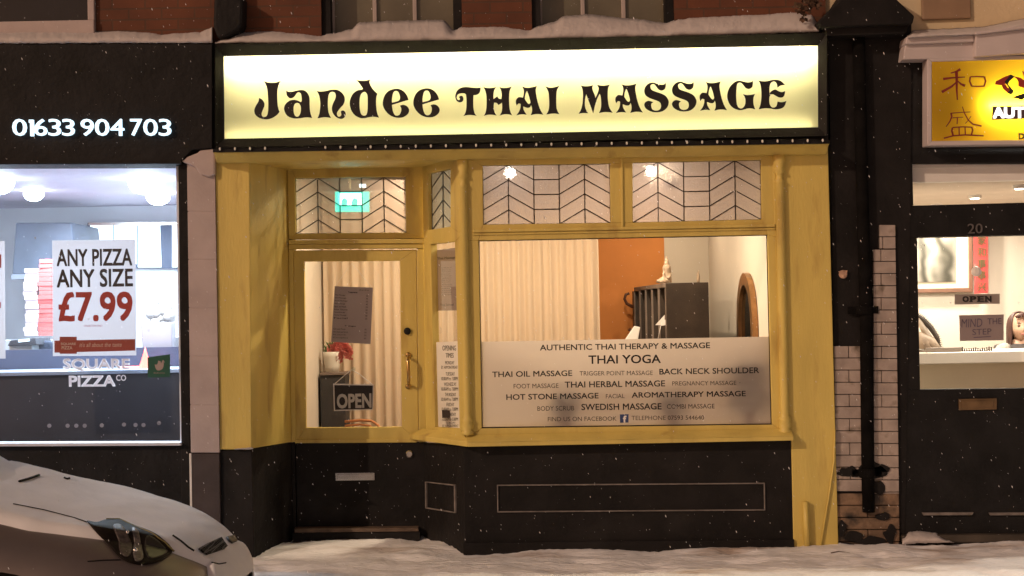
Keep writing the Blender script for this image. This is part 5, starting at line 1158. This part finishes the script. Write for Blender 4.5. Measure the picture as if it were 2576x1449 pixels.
# head: one mesh with face
hm = MB(); n_, m_n = 36, 28; rr = (.075, .088, .112)
def g2(a, b2, s): return math.exp(-((a / s) ** 2 + (b2 / s) ** 2))
vs = []; hc = Vector((X, Y - .015, ZH))
for i in range(m_n + 1):
    t = math.pi * i / m_n
    for k_ in range(n_):
        a = 2 * math.pi * k_ / n_; d = Vector((math.sin(t) * math.cos(a), math.sin(t) * math.sin(a), math.cos(t)))
        p_ = Vector((rr[0] * d.x, rr[1] * d.y, rr[2] * d.z)); x_, z_ = p_.x, p_.z
        if z_ < 0: p_.x *= 1 - .28 * (z_ / rr[2]) ** 2
        if d.y < 0:
            f_ = -d.y
            p_.y -= f_ * (.020 * math.exp(-((x_ / .012) ** 2 + ((z_ + .015) / .022) ** 2)) + .008 * math.exp(-((x_ / .022) ** 2 + ((z_ + .055) / .010) ** 2)) + .008 * math.exp(-((x_ / .03) ** 2 + ((z_ + .092) / .018) ** 2)))
            for sx_ in (-1, 1): p_.y += f_ * .010 * math.exp(-(((x_ - sx_ * .031) / .016) ** 2 + ((z_ - .010) / .011) ** 2)); p_.y -= f_ * .006 * math.exp(-(((x_ - sx_ * .04) / .02) ** 2 + ((z_ + .025) / .02) ** 2))
        vs.append(hc + p_)
fs = [[i * n_ + k_, (i + 1) * n_ + k_, (i + 1) * n_ + (k_ + 1) % n_, i * n_ + (k_ + 1) % n_] for i in range(m_n) for k_ in range(n_)]
hm.add(vs, fs)
for sx_ in (-1, 1): hm.ball(hc + Vector((sx_ * .076, .01, -.01)), (.010, .018, .028), 8, 6)
hm.build('head', SKIN, pe, smooth=True)
DE = mat('dark_eye', (.02, .012, .01), .3, .1, 5); LIP = mat('lip', (.36, .12, .10), .5, .1, 5)
b = MB()
for sx_ in (-1, 1): b.ball(hc + Vector((sx_ * .031, -.0745, .010)), (.0145, .007, .0058), 10, 6); b.tube([hc + Vector((sx_ * (.018 + .026 * q_), -.0805 + .008 * q_ * q_, .030 + .005 * math.sin(q_ * 3))) for q_ in (0, .33, .66, 1)], [.003, .004, .0035, .002], 6)
b.build('eye', DE, pe, smooth=True)
b = MB(); b.tube([hc + Vector((x_, -.090 + 8 * x_ * x_, -.055 + 2 * x_ * x_)) for x_ in (-.022, -.011, 0, .011, .022)], [.002, .0055, .0065, .0055, .002], 8); b.build('mouth', LIP, pe, smooth=True)
b = MB(); vs = []; rn = random.Random(3)
def hair_rows():
    # cap of hair falling to the shoulders, open at the face
    n2 = 40; rows = 14; vv = []
    for i in range(rows + 1):
        f_ = i / rows
        for k_ in range(n2 + 1):
            a = R(-28) + R(236) * k_ / n2              # leaves the face (towards -Y) open
            if f_ < .5:
                t = f_ / .5 * math.pi * .5; r_ = math.sin(t); zz = math.cos(t) * .128
            else: r_ = 1 + .12 * (f_ - .5); zz = -(f_ - .5) / .5 * .24
            wv_ = 1 + .03 * math.sin(k_ * 2.3 + i * .4) + .015 * math.sin(k_ * 5.1)
            vv.append(hc + Vector((.094 * r_ * math.cos(a) * wv_, .012 + .104 * r_ * math.sin(a) * wv_, zz)))
    return vv, [[i * (n2 + 1) + k_, i * (n2 + 1) + k_ + 1, (i + 1) * (n2 + 1) + k_ + 1, (i + 1) * (n2 + 1) + k_] for i in range(rows) for k_ in range(n2)]
vv, ff = hair_rows(); b.add(vv, ff); o = b.build('hair', HAIR, pe, smooth=True); s_m = o.modifiers.new('Solidify', 'SOLIDIFY'); s_m.thickness = .014
b = MB(); b.tube([hc + Vector((-.055 + .11 * q_ / 6, -.072 - .012 * math.sin(q_ / 6 * 3.14), .078 + .022 * math.sin(q_ / 6 * 3.14))) for q_ in range(7)], [.010, .016, .019, .02, .019, .016, .010], 10); b.build('fringe', HAIR, pe, smooth=True)
# hands with separate fingers
for sx_ in (-1, 1):
    wr_ = Vector((X + sx_ * .10, Y - .20, .85)); V2 = [wr_, wr_ + Vector((-sx_ * .01, -.045, 0)), wr_ + Vector((-sx_ * .015, -.085, -.004))]; E2 = [(0, 1), (1, 2)]; r2 = [(.024, .018), (.034, .016), (.036, .014)]
    for fi_, (ox, ln) in enumerate(((-.027, .060), (-.009, .072), (.009, .068), (.027, .052))):
        b0 = len(V2); V2 += [V2[2] + Vector((ox, -.015, 0)), V2[2] + Vector((ox * 1.1, -.015 - ln * .5, -.006)), V2[2] + Vector((ox * 1.1, -.015 - ln * .95, -.022))]; E2 += [(2, b0), (b0, b0 + 1), (b0 + 1, b0 + 2)]; r2 += [.009, .0085, .007]
    b0 = len(V2); V2 += [V2[1] + Vector((-sx_ * .034, -.01, 0)), V2[1] + Vector((-sx_ * .055, -.04, -.008))]; E2 += [(1, b0), (b0, b0 + 1)]; r2 += [.011, .008]
    skinmesh('hand', V2, E2, r2, SKIN, pe)
cu_ = MB(); cu_.tube([(X - .13, Y - .07, 1.27), (X - .17, Y - .10, 1.25), (X - .21, Y - .12, 1.19), (X - .23, Y - .16, 1.12)], [.04, .055, .058, .05], 12); cu_.build('sleeve', SCARF, pe, smooth=True)

# ================================================================== snow on ledges
def snow_strip(name, pts, lab, Yf=-.05, Yb=.13, seed=0):
    """drift: pts = (px, y_top, y_bottom)"""
    vs = []; fs = []; prof_n = 7
    n = int((pts[-1][0] - pts[0][0]) / 4)
    for i in range(n + 1):
        px = pts[0][0] + (pts[-1][0] - pts[0][0]) * i / n
        for a, c_ in zip(pts, pts[1:]):
            if a[0] <= px <= c_[0]: break
        t = (px - a[0]) / (c_[0] - a[0]); t = t * t * (3 - 2 * t); yt = a[1] + (c_[1] - a[1]) * t; yb = a[2] + (c_[2] - a[2]) * t
        for j in range(prof_n):
            v = j / (prof_n - 1); yy = yb + (yt - yb) * v; Y_ = Yf + (Yb - Yf) * v ** 1.8 - .035 * math.sin(math.pi * v) + .012 * noise.noise((px * .02, v * 2, seed))
            vs.append(W(px, yy + 1.4 * noise.noise((px * .06, v * 3, seed + 4)) + 1.3 * noise.noise((px * .21, v * 5, seed + 9)), Y_))
        vs.append(W(px, yb, Yf + .25)); 
    m = prof_n + 1
    for i in range(n):
        for j in range(m): a0 = i * m + j; a1 = i * m + (j + 1) % m; fs.append([a0, a1, a1 + m, a0 + m])
    fs += [list(range(m)), list(range(n * m, n * m + m))]
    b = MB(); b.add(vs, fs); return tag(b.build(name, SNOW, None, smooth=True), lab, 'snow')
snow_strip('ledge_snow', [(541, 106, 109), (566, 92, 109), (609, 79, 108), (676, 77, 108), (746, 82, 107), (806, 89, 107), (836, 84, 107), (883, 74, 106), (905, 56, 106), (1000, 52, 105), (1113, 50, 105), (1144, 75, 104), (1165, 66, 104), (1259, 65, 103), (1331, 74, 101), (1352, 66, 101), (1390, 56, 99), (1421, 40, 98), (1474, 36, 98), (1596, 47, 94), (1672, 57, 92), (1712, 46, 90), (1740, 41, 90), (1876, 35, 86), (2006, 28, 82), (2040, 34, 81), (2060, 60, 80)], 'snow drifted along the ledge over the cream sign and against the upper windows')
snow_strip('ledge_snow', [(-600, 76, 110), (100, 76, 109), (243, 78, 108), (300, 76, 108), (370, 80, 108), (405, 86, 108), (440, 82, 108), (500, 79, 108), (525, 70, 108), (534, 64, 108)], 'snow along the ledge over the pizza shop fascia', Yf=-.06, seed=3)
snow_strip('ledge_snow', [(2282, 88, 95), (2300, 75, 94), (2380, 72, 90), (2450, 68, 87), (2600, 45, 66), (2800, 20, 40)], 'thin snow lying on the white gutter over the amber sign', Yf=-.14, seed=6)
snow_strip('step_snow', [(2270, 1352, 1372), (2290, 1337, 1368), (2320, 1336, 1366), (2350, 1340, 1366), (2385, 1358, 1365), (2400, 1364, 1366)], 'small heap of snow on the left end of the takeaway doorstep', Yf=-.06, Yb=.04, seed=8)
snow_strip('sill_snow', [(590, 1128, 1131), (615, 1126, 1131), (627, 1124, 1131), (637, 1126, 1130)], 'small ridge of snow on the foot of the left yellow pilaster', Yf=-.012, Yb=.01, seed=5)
tag(MB().tube([W(2090, 1391, -.25), W(2110, 1389, -.24), W(2142, 1392, -.26)], [.004, .008, .003], 6).build('twig', stem_m, None), 'small dark twig lying on the snow below the yellow pilaster', 'twig')

# ================================================================== parked car
CY, NX = -3.03, -1.27
sil = [(0, .42), (.03, .475), (.07, .525), (.13, .575), (.24, .640), (.36, .685), (.52, .730), (.72, .778), (.92, .832), (1.12, .888), (1.34, .925), (1.8, .94), (2.6, .95), (3.3, .94), (3.8, .92), (4.05, .85), (4.18, .70), (4.25, .45)]
rows_ = [(0, 1), (.30, .998), (.52, .990), (.70, .968), (.84, .92), (.93, .85), (.98, .74), (1.0, .58), (1.0, .40), (.985, .22), (.95, .06), (.88, 0)]
def half_w(s):
    f = .88
    if s < .62: f *= max(.04, (1 - (1 - s / .62) ** 2.5)) ** (1 / 2.3)
    if s > 3.75: f *= max(.05, (1 - ((s - 3.75) / .5) ** 2.6)) ** (1 / 2.6)
    return f
def crom(a, t):
    n = len(a); i = min(int(t), n - 2); f = t - i; g = lambda k_: Vector(a[max(0, min(n - 1, k_))])
    p0, p1, p2, p3 = g(i - 1), g(i), g(i + 1), g(i + 2)
    return .5 * ((2 * p1) + (p2 - p0) * f + (2 * p0 - 5 * p1 + 4 * p2 - p3) * f * f + (3 * p1 - p0 - 3 * p2 + p3) * f ** 3)
def body_pt(si, ri, side):
    s, H = crom(sil, si); fw, fz = crom(rows_, ri); s = max(0, s); w_ = half_w(s)
    zb2 = .07 + .16 * max(0, 1 - s / .25) ** 2
    s2 = s + (.10 * fz ** 3 * 0) - (0)
    bulge = .03 * math.exp(-((fz - .33) / .22) ** 2) * math.exp(-(s / .3) ** 2)
    return Vector((NX - s + bulge, CY + side * w_ * fw, zb2 + (H - zb2) * fz))
NS, NR = (len(sil) - 1) * 5, (len(rows_) - 1) * 4
car = thing('parked_car', 'pale silver car with a snow covered bonnet parked in front of the pizza shop', 'car', (NX - 2.1, CY, -.10))
SILVER = mat('silver_car_paint', (.17, .14, .13), .35, .05, 10, metal=.35)
bm_ = MB(); vs = []; cols = []
for i in range(NS + 1):
    ring = [body_pt(i / 5, j / 4, -1) for j in range(NR, -1, -1)] + [body_pt(i / 5, j / 4, 1) for j in range(1, NR + 1)]
    vs += ring
m = 2 * NR + 1
fs = [[i * m + j, i * m + j + 1, (i + 1) * m + j + 1, (i + 1) * m + j] for i in range(NS) for j in range(m - 1)]
fs += [[i * m + m - 1, i * m, (i + 1) * m, (i + 1) * m + m - 1] for i in range(NS)] + [list(range(m)), list(range(NS * m, NS * m + m))[::-1]]
bm_.add(vs, fs); body = bm_.build('body', SILVER, None, smooth=True)
for ax_ in (NX - .835, NX - 3.40):
    cb = MB(); cb.lathe((ax_, CY + 1.0, .20), [(.43, 0), (.43, 2.0)], 48, 'Y'); cut = cb.build('cutter', BLK, None)
    mo = body.modifiers.new('b', 'BOOLEAN'); mo.object = cut; mo.operation = 'DIFFERENCE'; mo.solver = 'EXACT'
    bpy.context.view_layer.update(); dg = bpy.context.evaluated_depsgraph_get(); me2 = bpy.data.meshes.new_from_object(body.evaluated_get(dg)); body.modifiers.clear(); body.data = me2; bpy.data.objects.remove(cut)
for p_ in body.data.polygons: p_.use_smooth = True
body.data.materials.clear(); body.data.materials.append(SILVER)
attach(body, car)
try: body.data.set_sharp_from_angle(angle=R(50))
except Exception: pass
b = MB()
for ax_ in (NX - .835, NX - 3.40): b.lathe((ax_, CY + .80, .20), [(.44, .0), (.44, 1.6)], 32, 'Y')
b.build('wheel_arch_liner', BLKM, car, recalc=True)
RUB = mat('tyre_rubber', (.015, .015, .015), .8, .2, 20)
for ax_ in (NX - .835, NX - 3.40):
    for sy in (-1, 1):
        wc = Vector((ax_, CY + sy * .86 + (.0 if sy > 0 else .0), .185)); wo = MB(); c_ = wc if sy < 0 else wc
        prof2 = [(.20, 0), (.29, .0), (.308, .02), (.31, .10), (.308, .17), (.29, .19), (.20, .19)]
        wo.lathe(Vector((wc.x, wc.y - sy * 0 + (.19 if sy < 0 else 0), wc.z)), prof2, 36, 'Y'); tyre = wo.build('wheel', RUB, car, smooth=True)
        rm = MB(); yy = wc.y + (-.003 if sy < 0 else .003)
        for k_ in range(5):
            a = k_ * 2 * math.pi / 5; d = Vector((math.cos(a), 0, math.sin(a))); n_v = Vector((-d.z, 0, d.x)); p0 = Vector((wc.x, yy, wc.z))
            rm.poly([p0 + d * .03 + n_v * .035, p0 + d * .2 + n_v * .022, p0 + d * .2 - n_v * .022, p0 + d * .03 - n_v * .035], (0, -sy * -.03, 0))
        rm.lathe((wc.x, yy + .015, wc.z), [(.05, 0), (.05, .03)], 16, 'Y'); rm.build('rim', CHROME, tyre)
# cabin
cab_p = [(1.20, .925), (1.48, 1.10), (1.82, 1.30), (2.1, 1.385), (2.5, 1.40), (2.95, 1.36), (3.45, 1.12), (3.75, .94)]
def cab_ring(s, z):
    t = max(0, min(1, (z - .93) / .47)); wt = .80 - .20 * t
    return wt
vs = []; fs = []
for s, z in cab_p:
    wt = cab_ring(s, z); zm = z - .02
    bk = lambda u: NX - s - .24 * u * u * max(0, min(1, (2.0 - s) / .5)) - .03          # the screen curves back at its ends
    vs += [(bk(1.05), CY - .80, .86), (bk(1), CY - wt, max(.88, zm - .05)), (bk(.6), CY - wt * .6, z - .02), (bk(0), CY, z - .01), (bk(.6), CY + wt * .6, z - .02), (bk(1), CY + wt, max(.88, zm - .05)), (bk(1.05), CY + .80, .86)]
for i in range(len(cab_p) - 1):
    for j in range(7): a0 = i * 7 + j; a1 = i * 7 + (j + 1) % 7; fs.append([a0, a1, a1 + 7, a0 + 7])
b = MB(); b.add(vs, fs); b.build('cabin_glass', mat('dark_car_glass', (.01, .01, .012), .08, .1, 4), car, smooth=True)
b = MB()
for i in (2, 3, 4):
    (s0, z0), (s1, z1) = cab_p[i], cab_p[i + 1]; w0, w1 = cab_ring(s0, z0) * .83, cab_ring(s1, z1) * .83
    b.poly([(NX - s0, CY - w0, z0 + .004), (NX - s1, CY - w1, z1 + .004), (NX - s1, CY + w1, z1 + .004), (NX - s0, CY + w0, z0 + .004)], (0, 0, .02))
b.build('roof', SILVER, car, bevel=.008)
# snow blanket on bonnet, screen and roof
def snow_rows(i):
    s = crom(sil, i)[0]
    return 7.2 if i < .9 else (7.2 - (i - .9) / 1.4 * 4.9 if i < 2.3 else (2.3 if s < .22 else (3.25 if s > .75 else 2.3 + .95 * (s - .22) / .53)))
vs = []; NSs = 11 * 6; NRs = 14
for i in range(NSs + 1):
    si = .02 + (9.6 - .02) * i / NSs
    for side in (-1, 1):
        lim = snow_rows(si)
        for j in range(NRs + 1):
            jj = (NRs - j) if side < 0 else j
            if side > 0 and j == 0: continue
            u = jj / NRs; ri = lim * u
            p_ = body_pt(si, ri, side); q1 = body_pt(si + .05, ri, side); q2 = body_pt(si, ri + .05, side); nn = (q1 - p_).cross(q2 - p_)
            nn = nn.normalized() if nn.length > 1e-9 else Vector((0, 0, 1)); nn = nn if nn.z > 0 else -nn
            ed = min(1, (1 - u) * 6); ed = math.sin(ed * math.pi / 2)
            th_ = (-.006 + .036 * ed) * (1 + .35 * noise.noise(p_ * 3.5)) + .004 * noise.noise(p_ * 14)
            vs.append(p_ + nn * th_)
m = 2 * NRs + 1
fs = [[i * m + j, i * m + j + 1, (i + 1) * m + j + 1, (i + 1) * m + j] for i in range(NSs) for j in range(m - 1)]
b = MB(); b.add(vs, fs)
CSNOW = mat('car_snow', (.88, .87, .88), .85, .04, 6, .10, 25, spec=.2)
b.build('snow_cover', CSNOW, car, smooth=True)
vs = []; fs = []; gx, gy = 40, 24
for i in range(gx + 1):
    s = 1.00 + (3.1 - 1.00) * i / gx
    for a_, c_ in zip(cab_p, cab_p[1:]):
        if a_[0] <= s <= c_[0]: break
    if s < 1.20: z = .835 + .09 * ((s - 1.00) / .20) ** 1.3
    else: z = a_[1] + (c_[1] - a_[1]) * (s - a_[0]) / (c_[0] - a_[0])
    wt = cab_ring(s, z) * 1.04
    for j in range(gy + 1):
        u = j / gy * 2 - 1; th_ = .05 * (1 - abs(u) ** 8) - .004 + .008 * noise.noise((s * 6, u * 4, 2))
        vs.append((NX - s - .24 * u * u * max(0, min(1, (2.0 - s) / .5)), CY + wt * u, z + th_ - .02 * u * u))
for i in range(gx):
    for j in range(gy): a0 = i * (gy + 1) + j; fs.append([a0, a0 + 1, a0 + gy + 2, a0 + gy + 1])
b = MB(); b.add(vs, fs); b.build('snow_cover', CSNOW, car, smooth=True)
# lamps, grille and shut lines laid on the body's own surface
bpy.context.view_layer.update(); dg = bpy.context.evaluated_depsgraph_get()
tv_, tf_ = [], []
for o in [x for x in S.objects if x.parent == car and x.name.split('.')[0] in ('body', 'snow_cover')]:
    me = o.evaluated_get(dg).to_mesh(); k0 = len(tv_); tv_ += [v.co.copy() for v in me.vertices]; tf_ += [[k0 + i for i in p.vertices] for p in me.polygons]
bvh = BVHTree.FromPolygons(tv_, tf_)
def on_car(px, py, off):
    d = (CM.to_3x3() @ Vector(((px - 1288) / FPX, -(py - 724.5) / FPX, -1))).normalized()
    h, n, i, t = bvh.ray_cast(CAMP, d)
    if h is None: h, n, i, t = bvh.find_nearest(CAMP + d * 5.9)
    if n.dot(d) > 0: n = -n
    return h + n * off
def patch(loop, off, m_, name, parent, cell=7):
    cu = bpy.data.curves.new('g', 'CURVE'); cu.dimensions = '2D'; cu.fill_mode = 'BOTH'
    sp_ = cu.splines.new('POLY'); sp_.points.add(len(loop) - 1)
    for q, p in zip(sp_.points, loop): q.co = (p[0], -p[1], 0, 1)
    sp_.use_cyclic_u = True
    me = curve_mesh(cu); bm = bmesh.new(); bm.from_mesh(me); bpy.data.meshes.remove(me)
    for _ in range(5):
        ed = [e for e in bm.edges if e.calc_length() > cell]
        if not ed: break
        bmesh.ops.subdivide_edges(bm, edges=ed, cuts=1); bmesh.ops.triangulate(bm, faces=bm.faces)
    bm.verts.index_update()
    mb = MB(); mb.add([on_car(v.co.x, -v.co.y, off) for v in bm.verts], [[v.index for v in f.verts] for f in bm.faces]); bm.free()
    o = mb.build(name, m_, None, smooth=True); sm = o.modifiers.new('Solidify', 'SOLIDIFY'); sm.thickness = .006; sm.offset = 0
    attach(o, parent); return o
def seam(pts, wd, name, parent, m_=BLKM, off=.001):
    dense = []
    for a, c_ in zip(pts, pts[1:]):
        for k_ in range(6): dense.append((a[0] + (c_[0] - a[0]) * k_ / 6, a[1] + (c_[1] - a[1]) * k_ / 6))
    dense.append(pts[-1]); mb = MB(); mb.tube([on_car(x, y, off) for x, y in dense], wd, 6); return mb.build(name, m_, parent, smooth=True)
HL = mat('headlamp_dark', (.016, .012, .010), .6, .4, 12, spec=.06)
hl = patch(smooth_loop([(218, 1314, 1), (243, 1318), (267, 1311), (300, 1311), (330, 1323), (372, 1338), (405, 1357), (433, 1386), (410, 1409), (373, 1421), (337, 1420), (303, 1406), (273, 1373), (240, 1339)], 4), .006, HL, 'headlight', car)
patch(smooth_loop([(283, 1328), (303, 1325), (318, 1345), (330, 1375), (326, 1400), (312, 1404), (299, 1388), (296, 1360)], 4), .008, mat('reflector_pale', (.07, .055, .05), .55, .6, 60, metal=.2), 'reflector', hl)
patch(smooth_loop([(331, 1334), (345, 1340), (352, 1370), (358, 1408), (340, 1416), (333, 1395), (336, 1365)], 4), .008, mat('reflector_grey', (.13, .115, .11), .45, .5, 60, metal=.4), 'reflector', hl)
patch(smooth_loop([(366, 1352), (385, 1356), (412, 1378), (418, 1393), (395, 1406), (372, 1408), (362, 1385)], 4), .008, mat('lamp_bowl', (.02, .016, .010), .4, .3, 12), 'lamp_bowl', hl)
for (x_, y_, r_) in ((318, 1345, .008), (337, 1393, .011), (318, 1347, .006)):
    b = MB(); b.ball(on_car(x_, y_, .016), r_, 8, 6); b.build('bulb', mat('painted_highlight', (.9, .9, .9), .1, .05, 5, metal=1), hl, smooth=True)  # bright balls stand in for the highlights inside the headlight
seam([(267, 1310), (300, 1310), (335, 1326), (380, 1345), (412, 1366), (436, 1388)], .004, 'painted_edge_reflection', hl, mat('yellow_reflection', (.22, .18, .07), .4, .1, 5, metal=.5), .008)  # yellow reflection along the headlight's top edge, painted as a thin strip
m, N, L, bs = node_mat('grille_mesh'); tcn = N.new('ShaderNodeTexCoord'); vo = N.new('ShaderNodeTexVoronoi'); vo.feature = 'DISTANCE_TO_EDGE'; vo.inputs['Scale'].default_value = 55; vo.inputs['Randomness'].default_value = .15; L.new(tcn.outputs['Object'], vo.inputs[0])
cr_ = N.new('ShaderNodeValToRGB'); cr_.color_ramp.elements[0].position = .06; cr_.color_ramp.elements[0].color = (.16, .15, .14, 1); cr_.color_ramp.elements[1].position = .12; cr_.color_ramp.elements[1].color = (.006, .006, .006, 1); L.new(vo.outputs[0], cr_.inputs[0]); L.new(cr_.outputs[0], bs.inputs['Base Color']); bs.inputs['Roughness'].default_value = .9; bs.inputs['Specular IOR Level'].default_value = .05
patch([(497, 1383), (520, 1370), (555, 1354), (562, 1366), (570, 1376), (563, 1383), (545, 1389), (518, 1398), (508, 1392)], .006, m, 'grille', car, 5)
patch([(568, 1353), (588, 1349), (595, 1363), (582, 1369), (574, 1363)], .006, mat('grille_dark', (.02, .018, .018), .5, .2, 10), 'grille', car, 5)
seam([(435, 1348), (455, 1362), (474, 1378), (487, 1386)], .006, 'shut_line', car); seam([(33, 1268), (110, 1283), (187, 1303), (218, 1314)], .003, 'shut_line', car); seam([(220, 1413), (260, 1410), (303, 1409)], .003, 'shut_line', car)
seam([(533, 1415), (550, 1419), (568, 1416)], .003, 'number_plate_edge', car)
seam([(48, 1213), (72, 1206), (98, 1197)], .006, 'wiper', car, BLKM, .004); seam([(162, 1203), (168, 1206), (174, 1204)], .006, 'washer_jet', car, BLKM, .002)

# ================================================================== falling snow
b = MB(); rn = random.Random(11)
for i in range(6500):
    Y_ = -.25 - 5.0 * rn.random() ** 1.4; hw = 1.0 + (Y_ - CAMY) * .40
    p_ = Vector((rn.uniform(-hw, hw), Y_, rn.uniform(-.05, 3.9))); r_ = .0004 + .0016 * rn.random() ** 3; d = Vector((.35, rn.uniform(-.2, .2), -1)).normalized() * r_ * 3.2
    s1 = Vector((r_, 0, .2 * r_)); s2 = Vector((0, r_, 0))
    b.add([p_ - d, p_ + s1, p_ + s2, p_ - s1, p_ - s2, p_ + d], [[0, 1, 2], [0, 2, 3], [0, 3, 4], [0, 4, 1], [5, 2, 1], [5, 3, 2], [5, 4, 3], [5, 1, 4]])
o = b.build('falling_snow', mat('snowflake', (.8, .8, .82), .8, .02, 5), None, recalc=False); tag(o, 'fine snowflakes falling through the street light', 'snowfall', kind='stuff')
